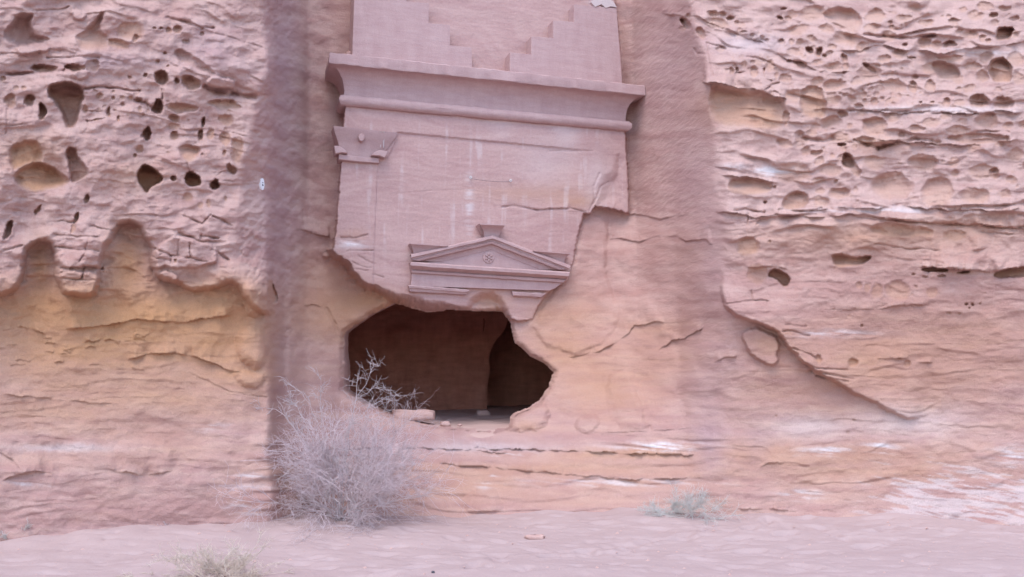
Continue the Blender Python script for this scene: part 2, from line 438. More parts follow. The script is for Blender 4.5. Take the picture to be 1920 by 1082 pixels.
# faces of blocks within the crust
for pl, h in (([(282, 505), (280, 482), (298, 458), (335, 439), (372, 452), (406, 462), (408, 490), (396, 494), (384, 500), (340, 505), (312, 498)], 0.10),
              ([(300, 507), (330, 510), (335, 522), (322, 532), (298, 520)], 0.08),
              ([(103, 468), (186, 470), (190, 503), (104, 500)], 0.05), ([(104, 506), (190, 510), (186, 545), (150, 558), (112, 543)], 0.07),
              ([(385, 152), (400, 140), (440, 150), (440, 166), (410, 168), (388, 161)], 0.12),
              ([(130, 20), (150, 16), (163, 30), (158, 40), (135, 38)], 0.08), ([(135, 132), (158, 128), (172, 138), (160, 152), (140, 148)], 0.07),
              ([(30, 86), (80, 80), (98, 92), (60, 104), (34, 102)], 0.08)):
    raise_(pl, h, 4)
pocket([(27, 25), (67, 22), (60, 45), (65, 65), (100, 72), (78, 82), (40, 90), (8, 78), (6, 57), (25, 37)], 0.24, 16, 0.4, 0.1)
pocket([(192, 18), (200, 24), (188, 50), (205, 75), (205, 94), (165, 99), (142, 92), (140, 70), (165, 50)], 0.16, 14, 0.5, 0.35)
pocket([(95, 155), (135, 151), (157, 162), (160, 180), (150, 212), (140, 240), (122, 240), (116, 215), (95, 185), (89, 172)], 0.36, 8, 0.45, 0.45)
pocket([(20, 330), (45, 307), (82, 300), (130, 332), (135, 345), (82, 362), (50, 360), (35, 350)], 0.22, 12, 0.5, 0.85, 0.45)
pocket([(12, 275), (62, 257), (80, 275), (82, 302), (45, 312), (22, 324)], 0.12, 10, 0.3, 0.75)
pocket([(120, 277), (139, 274), (145, 292), (170, 320), (160, 335), (136, 347), (130, 327)], 0.2, 7, 0.4, 0.3)
pocket([(255, 322), (270, 306), (285, 311), (310, 335), (297, 345), (282, 352), (274, 367), (265, 350), (257, 337)], 0.42, 4, 0.4, 0.7)
pocket([(344, 333), (350, 322), (360, 320), (372, 327), (380, 347), (362, 352), (347, 345)], 0.36, 4, 0.4, 0.7)
pocket([(333, 268), (370, 273), (380, 285), (365, 300), (350, 306), (338, 295)], 0.13, 9, 0.6, 0.5, 0.5)
pocket([(323, 96), (340, 88), (372, 112), (410, 138), (395, 142), (360, 125), (330, 112)], 0.1, 7, 0.3, 0.15)
LEFT_HOLES = [(254, 71, 5, 8, .16, 20), (245, 58, 28, 18, .07, 0), (222, 82, 24, 11, .09, 10), (82, 128, 27, 10, .22, 0), (140, 127, 20, 7, .16, 0), (172, 122, 15, 13, .1, 0),
 (79, 210, 8, 18, .26, 0), (56, 188, 11, 13, .16, 0), (20, 190, 13, 15, .1, 0), (187, 180, 8, 6, .08, 0), (212, 184, 4, 4, .08, 0), (229, 184, 5, 4, .05, 0), (244, 184, 5, 5, .05, 0), (260, 187, 7, 5, .1, 0),
 (205, 210, 5, 11, .1, 0), (222, 222, 3, 6, .1, 0), (244, 145, 4, 3, .08, 0), (5, 148, 6, 6, .1, 0), (160, 205, 6, 9, .05, 0), (304, 146, 15, 13, .3, 15), (332, 152, 5, 6, .18, 0), (357, 155, 18, 14, .22, 20), (273, 141, 4, 4, .12, 0),
 (297, 200, 11, 15, .34, 0), (275, 252, 8, 15, .28, 10), (340, 203, 32, 11, .14, 5), (326, 222, 11, 8, .12, 0), (420, 196, 34, 9, .14, 8), (382, 230, 4, 11, .18, 12), (376, 253, 6, 11, .18, 0), (327, 255, 9, 9, .12, 0), (395, 252, 8, 10, .08, 0),
 (424, 225, 15, 12, .08, 20), (423, 262, 11, 13, .08, 0), (445, 282, 12, 28, .07, 0), (325, 237, 12, 8, .06, 0), (333, 55, 11, 8, .12, 0), (316, 57, 6, 6, .1, 0), (378, 64, 4, 5, .08, 0), (379, 54, 4, 3, .06, 0), (290, 53, 4, 2.4, .08, 0), (302, 53, 4, 2.4, .08, 0),
 (309, 100, 4, 3, .08, 0), (296, 115, 4, 4, .08, 0), (315, 124, 4, 2, .06, 0), (349, 78, 8, 4, .06, 0), (163, 373, 6, 11, .14, 8), (143, 409, 5, 12, .14, 22), (15, 432, 7, 21, .24, 25), (72, 393, 3, 13, .1, 32), (136, 428, 5, 10, .04, 15),
 (261, 280, 7, 8, .08, 0), (253, 292, 4, 4, .08, 0), (326, 335, 6, 5.5, .22, 0), (402, 347, 10, 10, .3, 0), (434, 316, 7, 12, .16, -38), (421, 287, 4, 7, .09, 0), (351, 370, 10, 10, .035, 0), (375, 385, 5, 7, .03, 0), (390, 383, 5, 9, .03, 0), (422, 372, 3, 5, .06, 0), (329, 489, 3, 4, .07, 0),
 (110, 165, 4, 3, .05, 0), (30, 165, 6, 4, .05, 0), (45, 165, 6, 4, .05, 0), (510, 548, 8, 24, .28, -12), (512, 588, 5, 6, .1, 0), (262, 205, 4, 6, .05, 0), (180, 225, 6, 3, .04, 0)]
for q in LEFT_HOLES: hole(*q[:5], q[5])
for pts, d, wd in (([(384, 162), (402, 170), (440, 177), (478, 182)], .16, 4.5), ([(312, 32), (334, 38), (360, 46), (402, 54)], .07, 2.2), ([(0, 140), (60, 137), (120, 133)], .1, 3), ([(158, 165), (200, 164), (262, 171)], .07, 2), ([(303, 165), (305, 184)], .08, 1.6),
   ([(250, 186), (285, 200)], .06, 1.4), ([(347, 406), (379, 419)], .08, 1.8), ([(395, 402), (380, 420)], .06, 1.8), ([(400, 405), (436, 422)], .06, 1.8), ([(335, 437), (377, 452), (379, 440)], .08, 2.2), ([(377, 441), (409, 448)], .08, 1.7), ([(379, 453), (422, 455)], .08, 2.2), ([(397, 467), (427, 487)], .08, 2.4),
   ([(283, 464), (320, 478), (322, 490)], .06, 1.8), ([(335, 450), (334, 484)], .05, 1.5), ([(300, 476), (356, 483), (388, 492)], .05, 1.5), ([(284, 482), (320, 488)], .05, 1.5), ([(357, 455), (358, 482)], .05, 1.4),
   ([(100, 440), (140, 443), (182, 445)], .05, 1.8), ([(104, 463), (150, 467), (186, 470)], .06, 1.8), ([(105, 500), (131, 503), (192, 504)], .10, 2), ([(167, 445), (160, 470), (150, 492)], .05, 1.6), ([(158, 500), (154, 520)], .08, 1.8), ([(104, 520), (190, 527)], .05, 1.6), ([(172, 424), (222, 436)], .05, 1.6), ([(110, 415), (140, 417)], .05, 1.5),
   ([(10, 470), (40, 460)], .06, 2), ([(160, 207), (190, 209)], .05, 1.4), ([(162, 226), (195, 224)], .05, 1.4), ([(162, 243), (164, 226)], .04, 1.3), ([(12, 205), (11, 250)], .05, 1.5), ([(0, 235), (40, 233)], .04, 1.3), ([(60, 20), (110, 18), (130, 13)], .06, 1.8), ([(90, 108), (185, 108)], .05, 1.6), ([(350, 304), (356, 320)], .04, 1.2), ([(405, 332), (416, 322), (428, 318)], .04, 1.2), ([(400, 337), (440, 341)], .03, 1.1)):
    crack(pts, d, wd)
# below the crust
lip([(120, 618), (180, 612), (255, 600), (330, 605), (385, 598), (440, 590)], .07, 20)
lip([(235, 676), (280, 664), (330, 662), (375, 672), (420, 690), (470, 705)], .06, 26)
lip([(0, 620), (40, 612), (90, 628)], .05, 10)
lip([(0, 740), (60, 744), (130, 752), (220, 758)], .03, 8)
lip([(0, 905), (30, 892), (70, 884), (110, 890)], .05, 30)
lip([(200, 880), (280, 892), (330, 880)], .035, 30)
crack([(0, 850), (20, 862), (45, 885)], .03, 1.3); crack([(355, 700), (430, 735), (500, 745)], .025, 1.3)
raise_([(445, 620), (462, 605), (490, 608), (502, 640), (500, 680), (485, 697), (455, 680), (440, 655)], 0.12, 22)
raise_([(455, 530), (480, 520), (498, 545), (495, 590), (470, 598), (455, 570)], 0.12, 16)
raise_([(430, 690), (480, 695), (500, 705), (490, 730), (450, 725)], 0.06, 12)
raise_([(205, 830), (300, 815), (340, 850), (320, 885), (230, 890)], 0.05, 26)
for k in range(26):                       # flaking skin
    u = rng.uniform(0, 250); v = rng.uniform(625, 690)
    lip([(u, v), (u + rng.uniform(8, 16), v + rng.uniform(-5, 3)), (u + rng.uniform(20, 34), v + rng.uniform(-3, 5))], .025, 5, 1.0, 5)

# ---- right cliff
pocket([(1328, 156), (1365, 162), (1400, 168), (1440, 176), (1476, 187), (1478, 236), (1440, 246), (1380, 238), (1328, 232)], 0.14, 12, 0.85, 0.42, 0.6)
lip([(1316, 156), (1340, 154), (1368, 161), (1390, 168), (1410, 167), (1440, 176), (1478, 187)], .2, 16, 0.8, 8)
pocket([(1498, 170), (1515, 158), (1535, 160), (1548, 178), (1550, 212), (1540, 224), (1508, 222), (1496, 200)], 0.12, 8, 0.5, 0.4)
pocket([(1550, 15), (1590, 12), (1620, 32), (1618, 55), (1600, 66), (1575, 58), (1545, 40), (1540, 25)], 0.14, 12, 0.3, 0.25)
pocket([(1865, 55), (1880, 50), (1902, 50), (1903, 62), (1890, 76), (1866, 78)], 0.28, 5, 0.4, 0.4)
pocket([(1616, 115), (1640, 125), (1648, 138), (1635, 141), (1620, 130)], 0.15, 5, 0.3, 0.35)
pocket([(1743, 118), (1768, 114), (1790, 122), (1805, 138), (1795, 151), (1765, 150), (1748, 133)], 0.14, 6, 0.3, 0.3)
pocket([(1853, 122), (1865, 108), (1885, 106), (1897, 120), (1900, 155), (1862, 157), (1853, 140)], 0.22, 6, 0.4, 0.45)
pocket([(1577, 287), (1590, 286), (1603, 298), (1607, 314), (1596, 319), (1576, 310)], 0.24, 4, 0.4, 0.4)
pocket([(1460, 382), (1480, 357), (1515, 360), (1519, 378), (1500, 394), (1470, 396)], 0.13, 6, 0.3, 0.4)
pocket([(1365, 337), (1392, 332), (1420, 333), (1455, 345), (1442, 366), (1366, 366)], 0.12, 6, 0.8, 0.45, 0.5)
pocket([(1763, 260), (1800, 250), (1880, 250), (1893, 262), (1860, 271), (1800, 269)], 0.08, 5, 0.2, 0.3)
pocket([(1437, 513), (1450, 502), (1470, 508), (1482, 522), (1479, 538), (1470, 537), (1455, 525), (1440, 520)], 0.24, 4, 0.3, 0.5)
pocket([(1378, 470), (1385, 443), (1418, 445), (1428, 470), (1410, 482), (1388, 480)], 0.08, 8, 0.6, 0.45, 0.4)
pocket([(1557, 478), (1572, 474), (1590, 480), (1620, 481), (1637, 478), (1632, 492), (1600, 501), (1563, 504)], 0.2, 6, 0.7, 0.45, 0.4)
pocket([(1728, 500), (1775, 502), (1781, 511), (1760, 511), (1728, 509)], 0.18, 3, 0.2, 0.4)
pocket([(1860, 513), (1890, 500), (1975, 496), (1975, 515), (1885, 523), (1868, 521)], 0.24, 4, 0.4, 0.5)
pocket([(1630, 427), (1650, 414), (1700, 420), (1745, 428), (1754, 438), (1742, 448), (1660, 446), (1635, 437)], 0.11, 10, 0.6, 0.35, 0.4)
RIGHT_HOLES = [(1285, 44, 7, 16, .28, -30), (1291, 30, 4, 5, .1, 0), (1280, 55, 7, 6, .05, 0), (1337, 26, 13, 6, .12, 8), (1355, 26, 7, 5, .1, 0), (1369, 34, 7, 4, .14, 0), (1314, 61, 8, 13, .1, -25), (1345, 44, 26, 12, .06, 10), (1462, 35, 8, 4, .18, 25), (1469, 17, 6, 2.6, .12, 0), (1478, 35, 9, 5, .06, 0), (1487, 27, 14, 8, .04, 0), (1464, 79, 7, 6, .14, 0), (1484, 79, 6, 7, .08, 0), (1500, 79, 7, 7, .08, 0), (1518, 94, 9, 6, .22, 30), (1535, 98, 6, 11, .22, 15), (1546, 105, 5, 4, .12, 0), (1521, 73, 12, 6, .08, 15), (1490, 98, 19, 8, .06, 15), (1500, 122, 15, 6, .09, 12), (1480, 114, 4, 3, .1, 0), (1583, 109, 6, 10, .14, -30), (1586, 126, 7, 8, .1, 0), (1560, 88, 9, 6, .05, 0),
 (1394, 120, 7, 6, .06, 0), (1372, 133, 5, 7, .09, 0), (1382, 130, 3.4, 5, .13, 0), (1414, 137, 8, 11, .07, 0), (1457, 142, 4, 8, .05, 0), (1474, 146, 12, 10, .07, 0), (1433, 131, 2.5, 5, .1, 0), (1444, 124, 10, 12, .05, 0), (1420, 118, 8, 8, .04, 0), (1394, 60, 9, 2.6, .08, 8), (1352, 92, 9, 6, .09, 0), (1475, 222, 6, 15, .12, 5), (1536, 170, 7, 6, .12, 0),
 (1641, 30, 19, 13, .08, 0), (1672, 51, 6, 5, .1, 0), (1669, 42, 5, 4, .08, 0), (1695, 35, 18, 7, .06, 0), (1737, 43, 17, 8, .06, 0), (1787, 39, 11, 5, .1, 5), (1734, 82, 14, 12, .13, 0), (1781, 84, 14, 7, .17, -5), (1754, 86, 14, 8, .06, 0), (1696, 84, 6, 4, .12, 0), (1843, 72, 7, 8, .09, 0), (1853, 77, 6, 4, .1, 0), (1862, 30, 11, 5, .12, -15), (1848, 12, 15, 9, .06, 0), (1883, 15, 15, 5, .06, 0), (1783, 110, 25, 8, .06, 0), (1841, 143, 13, 13, .08, 0), (1825, 125, 17, 8, .07, 0), (1910, 147, 13, 13, .05, 0), (1713, 163, 9, 13, .11, -18), (1745, 161, 12, 12, .09, 0), (1715, 144, 8, 6, .08, 0), (1835, 190, 19, 13, .22, 0), (1880, 193, 22, 12, .17, 0), (1774, 193, 8, 9, .09, 0), (1747, 193, 5, 3.2, .08, 0), (1726, 193, 3.5, 3, .08, 0), (1639, 190, 7, 8, .11, 0), (1600, 187, 9, 9, .05, 0), (1617, 178, 8, 7, .06, 0), (1708, 109, 10, 3.4, .1, 0), (1658, 110, 15, 8, .08, 0), (1905, 112, 18, 16, .06, 0),
 (1581, 213, 11, 9, .13, 0), (1574, 259, 19, 11, .06, 0), (1579, 272, 9, 3.2, .16, 0), (1605, 318, 7, 14, .12, -15), (1531, 287, 13, 6, .1, 0), (1511, 283, 10, 10, .05, 0), (1592, 236, 6, 6, .03, 0), (1560, 292, 5, 5, .04, 0), (1535, 303, 8, 10, .06, 0), (1487, 325, 36, 22, .06, 0), (1480, 387, 15, 7, .09, 0), (1574, 362, 23, 11, .09, 0), (1452, 351, 4, 3, .1, 0), (1434, 379, 4, 2.8, .14, 0), (1567, 340, 4, 4, .08, 0),
 (1640, 237, 25, 18, .13, 0), (1622, 265, 20, 12, .13, 0), (1716, 241, 11, 9, .08, 0), (1796, 245, 25, 8, .06, 0), (1887, 260, 5, 7, .12, 0), (1731, 306, 29, 17, .11, 5), (1845, 322, 33, 14, .08, 0), (1863, 325, 12, 12, .18, 0), (1672, 350, 43, 27, .13, 5), (1758, 362, 31, 31, .11, 0), (1828, 368, 31, 17, .08, 5), (1903, 290, 19, 12, .05, 0), (1790, 325, 9, 8, .04, 0), (1744, 379, 9, 7, .05, 0), (1640, 305, 24, 14, .05, 0),
 (1420, 515, 20, 20, .045, 0), (1807, 511, 14, 4, .15, 0), (1684, 545, 24, 20, .055, 0), (1645, 546, 13, 14, .03, 0), (1610, 535, 7, 7, .045, 0), (1625, 539, 6, 8, .03, 0), (1747, 549, 12, 11, .03, 0), (1790, 442, 24, 9, .05, 0), (1812, 571, 3.4, 3.2, .09, 0), (1823, 571, 3.4, 3.6, .09, 0), (1818, 578, 2, 2.4, .06, 0), (1837, 569, 2, 2.4, .06, 0), (1713, 515, 4, 2.6, .08, 0), (1735, 518, 6, 2.2, .07, 0), (1765, 519, 9, 2.6, .08, 0),
 (1535, 673, 7, 8, .09, 0), (1600, 680, 10, 10, .07, 0), (1616, 611, 3, 3.4, .07, 0), (1700, 683, 7, 8, .06, 0), (1443, 453, 3, 3, .07, 0), (1601, 788, 4, 3, .04, 0), (1590, 811, 4, 3, .03, 0), (1455, 780, 2.5, 2, .04, 0)]
for q in RIGHT_HOLES: hole(*q[:5], q[5], 4, 0.35, 0.25)
def honeycomb(u0, u1, v0, v1, n, rmin, rmax, dep, slope=0.0):
    for _ in range(n):
        u = rng.uniform(u0, u1); v = rng.uniform(v0, v1) + slope * (u - u0)
        r = rmin + (rmax - rmin) * rng.rand() ** 2.2
        hole(u, v, r * rng.uniform(0.8, 1.5), r * rng.uniform(0.7, 1.1), dep * r / rmax * rng.uniform(.5, 1.2), rng.uniform(-25, 25), 4, .3, .15)
placed = [(q[0], q[1], max(q[2], q[3])) for q in RIGHT_HOLES]
for _ in range(900):
    u = rng.uniform(1470, 2400); v = rng.uniform(10, 388); rr_ = rng.uniform(9, 24)
    if all(math.hypot(u - a, (v - b) * 1.3) > (rr_ + c) * 1.0 for a, b, c in placed):
        placed.append((u, v, rr_))
        hole(u, v, rr_ * rng.uniform(1, 1.35), rr_ * rng.uniform(.55, .85), rr_ * rng.uniform(.0030, .0060), rng.uniform(-12, 14), 3.2, .45, .25)
honeycomb(1380, 1560, 40, 70, 34, 2, 7, .09, 0.30)
honeycomb(1560, 1700, 95, 150, 60, 2, 8, .09, 0.25)
honeycomb(1550, 1660, 165, 200, 36, 2, 8, .09)
honeycomb(1360, 1480, 105, 150, 26, 2, 6, .07)
honeycomb(1660, 1900, 165, 205, 34, 2, 7, .08)
honeycomb(1640, 1920, 5, 60, 40, 2, 8, .07)
honeycomb(1480, 1900, 225, 290, 46, 2, 9, .07)
honeycomb(1470, 1920, 300, 385, 40, 2, 7, .05)
honeycomb(300, 440, 190, 290, 22, 2, 5, .06)
honeycomb(160, 290, 170, 230, 24, 2, 5, .06)
honeycomb(-500, -20, 40, 420, 60, 6, 24, .2)
honeycomb(1950, 2450, 20, 420, 70, 6, 24, .16)
honeycomb(1540, 1900, 500, 600, 26, 1.5, 4, .04)
for pts, d, wd in (([(1621, 66), (1665, 69), (1712, 71), (1752, 66)], .14, 3.2), ([(1498, 254), (1520, 262), (1542, 263), (1562, 259)], .16, 4), ([(1646, 277), (1680, 268), (1712, 261), (1746, 263)], .16, 3.6), ([(1600, 262), (1646, 277)], .1, 2.5), ([(1800, 253), (1850, 246), (1890, 248)], .06, 2), ([(1590, 205), (1640, 207), (1700, 210), (1760, 211), (1830, 211)], .08, 2.4), ([(1376, 396), (1400, 393), (1434, 399)], .07, 1.8), ([(1403, 400), (1400, 421)], .05, 1.3), ([(1433, 396), (1431, 406)], .05, 1.3), ([(1424, 411), (1418, 422)], .04, 1.2),
   ([(1326, 84), (1328, 110), (1336, 142)], .05, 1.6), ([(1301, 92), (1308, 102), (1326, 103)], .04, 1.4), ([(1325, 80), (1350, 86), (1360, 92)], .06, 1.8), ([(1400, 106), (1425, 110), (1445, 118), (1460, 128)], .06, 1.8), ([(1434, 168), (1446, 158), (1460, 156)], .06, 1.5), ([(1432, 131), (1434, 148), (1446, 152)], .05, 1.4), ([(1452, 172), (1470, 182)], .06, 1.6), ([(1380, 136), (1392, 134), (1408, 133)], .05, 1.4),
   ([(1408, 545), (1411, 559)], .04, 1.3), ([(1365, 570), (1412, 562), (1440, 565)], .05, 1.6), ([(1475, 608), (1510, 613)], .05, 1.6), ([(1468, 621), (1485, 621), (1518, 629)], .06, 1.8), ([(1485, 653), (1520, 665), (1530, 673)], .05, 1.6), ([(1512, 687), (1545, 692), (1590, 693)], .05, 1.6), ([(1518, 695), (1560, 703), (1600, 711)], .05, 1.6), ([(1530, 704), (1560, 712), (1590, 716)], .05, 1.5), ([(1680, 565), (1640, 578), (1560, 580)], .02, 1.2), ([(1765, 395), (1800, 391)], .04, 1.4),
   ([(1660, 408), (1700, 415), (1750, 420), (1850, 424), (1920, 427)], .05, 1.8), ([(1840, 436), (1920, 440)], .04, 1.5), ([(1640, 458), (1700, 466), (1760, 470)], .04, 1.5), ([(1460, 393), (1500, 397), (1540, 390)], .05, 1.6), ([(1600, 405), (1640, 412)], .06, 2)):
    crack(pts, d, wd)
lip([(1340, 398), (1440, 404), (1520, 408), (1600, 404), (1700, 412), (1800, 420), (1920, 428), (2100, 430)], .08, 22, 2.2)
lip([(1560, 100), (1640, 88), (1700, 94), (1770, 99), (1830, 88), (1920, 78)], .10, 12, 2)
lip([(1520, 206), (1600, 206), (1700, 211), (1800, 212), (1920, 208)], .09, 14, 2)
lip([(1470, 396), (1540, 392), (1640, 388), (1720, 390), (1780, 396), (1920, 394)], .06, 14, 2)
lip([(1240, 20), (1300, 34), (1380, 60), (1450, 92), (1530, 128), (1600, 140)], .07, 22, 2.5)
lip([(1640, 262), (1720, 268), (1800, 272), (1920, 262)], .08, 9)
lip([(1350, 330), (1400, 332), (1460, 344)], .10, 9)
lip([(1720, 500), (1790, 504), (1860, 510), (1920, 498)], .12, 26)
lip([(1395, 503), (1440, 500), (1480, 505)], .07, 12)
raise_([(1352, 540), (1354, 565), (1372, 590), (1400, 602), (1440, 614), (1462, 628), (1471, 646), (1490, 666), (1512, 686), (1542, 706), (1577, 722), (1594, 736), (1631, 751), (1672, 775), (1692, 784), (1718, 786), (1738, 780), (1790, 760), (2700, 700), (2700, -500), (1352, -500)], 0.24, 6, 75, .8, (1 - .55 * ss(UU, 1540, 1640) - .45 * ss(UU, 1690, 1752)) * ss(VV, 500, 585))
raise_([(1388, 628), (1410, 612), (1440, 622), (1460, 635), (1458, 665), (1459, 680), (1445, 686), (1408, 670), (1400, 650)], 0.10, 4)
lip([(1640, 672), (1703, 672), (1725, 680), (1750, 680)], .05, 9, .7, 8)
lip([(1560, 582), (1640, 580), (1690, 573), (1745, 570)], .035, 12)
lip([(1340, 680), (1362, 668), (1382, 672)], .06, 14, .7, 8)

# ---- the recess and the eroded rock round the doorway
raise_([(1096, 402), (1142, 408), (1140, 450), (1135, 490), (1142, 535), (1158, 560), (1163, 600), (1150, 625), (1120, 652), (1070, 668), (1010, 640), (1000, 604), (1040, 545), (1076, 500), (1085, 440)], 0.042, 8, 110, .9)
lip([(1095, 398), (1130, 392), (1180, 402), (1240, 409), (1300, 402)], .045, 26, .8)
lip([(1140, 450), (1165, 449), (1200, 454), (1230, 444), (1270, 443), (1288, 452), (1322, 449), (1336, 462)], .045, 22, .7, 8)
lip([(1060, 672), (1120, 660), (1160, 640), (1190, 612), (1230, 602), (1270, 605)], .05, 34, .8)
lip([(1230, 660), (1262, 640), (1290, 632), (1320, 614)], .045, 26, .8, 10)
lip([(545, 432), (568, 430), (596, 441), (620, 446)], .07, 26, .6, 8)
crack([(568, 395), (570, 428)], .05, 2)
lip([(556, 575), (590, 572), (612, 580)], .05, 12); crack([(612, 578), (622, 595), (632, 620), (640, 634)], .04, 2.5)
raise_([(1075, 792), (1090, 778), (1120, 776), (1128, 795), (1105, 812), (1082, 810)], 0.05, 8)
crack([(1195, 735), (1208, 770), (1218, 805)], .04, 4)
raise_([(1130, 700), (1190, 690), (1216, 760), (1222, 806), (1150, 808)], 0.06, 18)
lip([(1090, 812), (1180, 810), (1250, 806), (1306, 800)], .02, 10)
lip([(880, 840), (1000, 844), (1100, 846), (1200, 852), (1305, 852)], .07, 10, .8)
lip([(560, 846), (700, 840), (860, 842), (960, 852)], .06, 12)
lip([(820, 868), (1000, 884), (1180, 900), (1320, 896)], .05, 12)
raise_([(862, 945), (880, 925), (905, 908), (930, 920), (945, 948), (935, 962), (880, 962)], 0.07, 16)
raise_([(945, 800), (955, 786), (985, 768), (1015, 752), (1035, 770), (1020, 806), (960, 812)], 0.10, 12)
lip([(1380, 955), (1430, 953), (1470, 957), (1498, 958)], .04, 8)
lip([(1420, 880), (1440, 868), (1480, 868)], .03, 8)

# ---- facade: a dressed plane, broken off below and to the right
FACADE = [(664, -330), (662, 0), (658, 95), (650, 100), (648, 180), (645, 230), (640, 300), (633, 400), (626, 470), (634, 477), (642, 479), (652, 488), (661, 495), (664, 506), (673, 513), (679, 523), (690, 530), (706, 533), (720, 540), (733, 545), (746, 549), (768, 551), (790, 556), (806, 563), (828, 562), (845, 568), (860, 573), (880, 578), (905, 580), (930, 572), (948, 585), (958, 598), (972, 602), (998, 598), (1002, 588), (1006, 577), (1015, 565), (1022, 553), (1034, 543), (1053, 532), (1062, 522), (1067, 514), (1071, 500), (1075, 478), (1081, 450), (1087, 425), (1094, 399), (1108, 399), (1116, 386), (1150, 391), (1179, 401), (1177, 330), (1172, 250), (1168, 170), (1164, 100), (1152, 0), (1146, -330)]
w, sdF_ = poly_sd(FACADE, 60)
SDF = np.full(UU.shape, -99.0); SDF[w] = sdF_
wid = np.where((VV > 465) & (UU < 930), 15 + 9 * ss(UU, 690, 760) , 2.0)
MF = ss(SDF, -wid, 0.5)
COR_V = lambda u: 97 + 0.1062 * (u - 617)     # top of the cornice in the photograph
attic = (VV < COR_V(UU) + 12)
dF = np.where(attic, -0.24, 0.0)
w, sdp = poly_sd([(745, 248), (1109, 283), (1148, 300), (1140, 330), (1120, 386), (1094, 399), (1067, 514), (1000, 600), (700, 560), (700, 500), (704, 400), (708, 304), (727, 296), (742, 264)], 6, UU + (WU2 - UU) * .25, VV + (WV2 - VV) * .25)
rec = np.zeros_like(UU); rec[w] = ss(sdp, -0.8, 0.8) * (1 - ss(UU[w], 1050, 1112) * (VV[w] < 395))
dF = dF - 0.024 * rec
YF = plane_t(R_DIR, dF) * R_DIR[..., 1]
HF = fbm(UU / 90, VV / 70, 3, 71) * 0.012 + fbm(UU / 40, (VV - .09 * UU) / 7, 3, 72) * 0.002 + fbm(UU / 6, VV / 5, 3, 73) * .0022
tmpH = H; H = HF                               # the same tools, now on the dressed face
crack([(1030, 283), (1110, 283)], .02, 1.2, .3)
crack([(940, 389), (954, 387), (966, 385), (990, 391), (1010, 394), (1030, 391), (1070, 391), (1092, 396)], .05, 1.5, .5)
lip([(990, 391), (1010, 394), (1032, 391), (1068, 391)], .03, 8, .4, 4)
crack([(745, 363), (800, 359), (850, 355), (900, 360), (926, 366)], .008, 1.1, .4)
crack([(1115, 386), (1113, 350), (1124, 325)], .02, 1.6, .3)
crack([(1105, 396), (1118, 372), (1126, 350), (1142, 340)], .025, 1.8, .3)
for pts in ([(660, 492), (680, 500), (697, 501)], [(672, 480), (690, 490), (704, 494)], [(650, 470), (668, 469), (700, 470)], [(668, 505), (688, 507)], [(700, 515), (718, 521)], [(640, 445), (662, 447), (690, 440)]):
    crack(pts, .03, 1.2, .6)
raise_([(636, 440), (664, 446), (680, 460), (640, 458)], -.02, 8)
H = tmpH
def scoop(poly, dep, edge):
    w, sd = poly_sd(poly, 14)
    HF[w] -= dep * ss(sd, 0, edge)
scoop([(1116, 390), (1117, 350), (1128, 325), (1146, 318), (1150, 290), (1164, 282), (1174, 300), (1180, 402), (1150, 392)], .08, 26)
scoop([(872, 585), (878, 560), (895, 546), (925, 543), (944, 556), (956, 580), (966, 606), (950, 625), (925, 585)], .16, 20)
scoop([(1120, 282), (1140, 276), (1156, 286), (1150, 320), (1130, 330)], .012, 14)
rough_edge = fbm(UU / 13, VV / 11, 3, 75) * 0.07 * ss(SDF, -40, -4) * (1 - MF) * (VV > 470) * (UU < 930)
Y = (YR - (H - PK * 1.0) - rough_edge) * (1 - MF) + (YF - HF) * MF
Y = np.maximum(Y, 6.0)

# opening of the doorway
OPEN = [(739, 569), (700, 588), (668, 608), (646, 624), (644, 655), (646, 690), (643, 730), (657, 742), (680, 755), (711, 770), (742, 782), (800, 796), (860, 802), (930, 806), (954, 800), (956, 784), (968, 773), (990, 764), (1012, 750), (1028, 726), (1038, 697), (1021, 682), (990, 664), (966, 644), (959, 620), (955, 602), (944, 586), (924, 584), (879, 582), (835, 580), (830, 584), (799, 584), (786, 582), (764, 575), (751, 571)]
w, so_ = poly_sd(OPEN, 40, UU + (WU2 - UU) * .8 + (WU - UU) * .45, VV + (WV2 - VV) * .8 + (WV - VV) * .45)
SDO = np.full(UU.shape, -99.0); SDO[w] = so_
Y = Y + 0.16 * ss(SDO, -14, 3) ** 2            # rounded arris

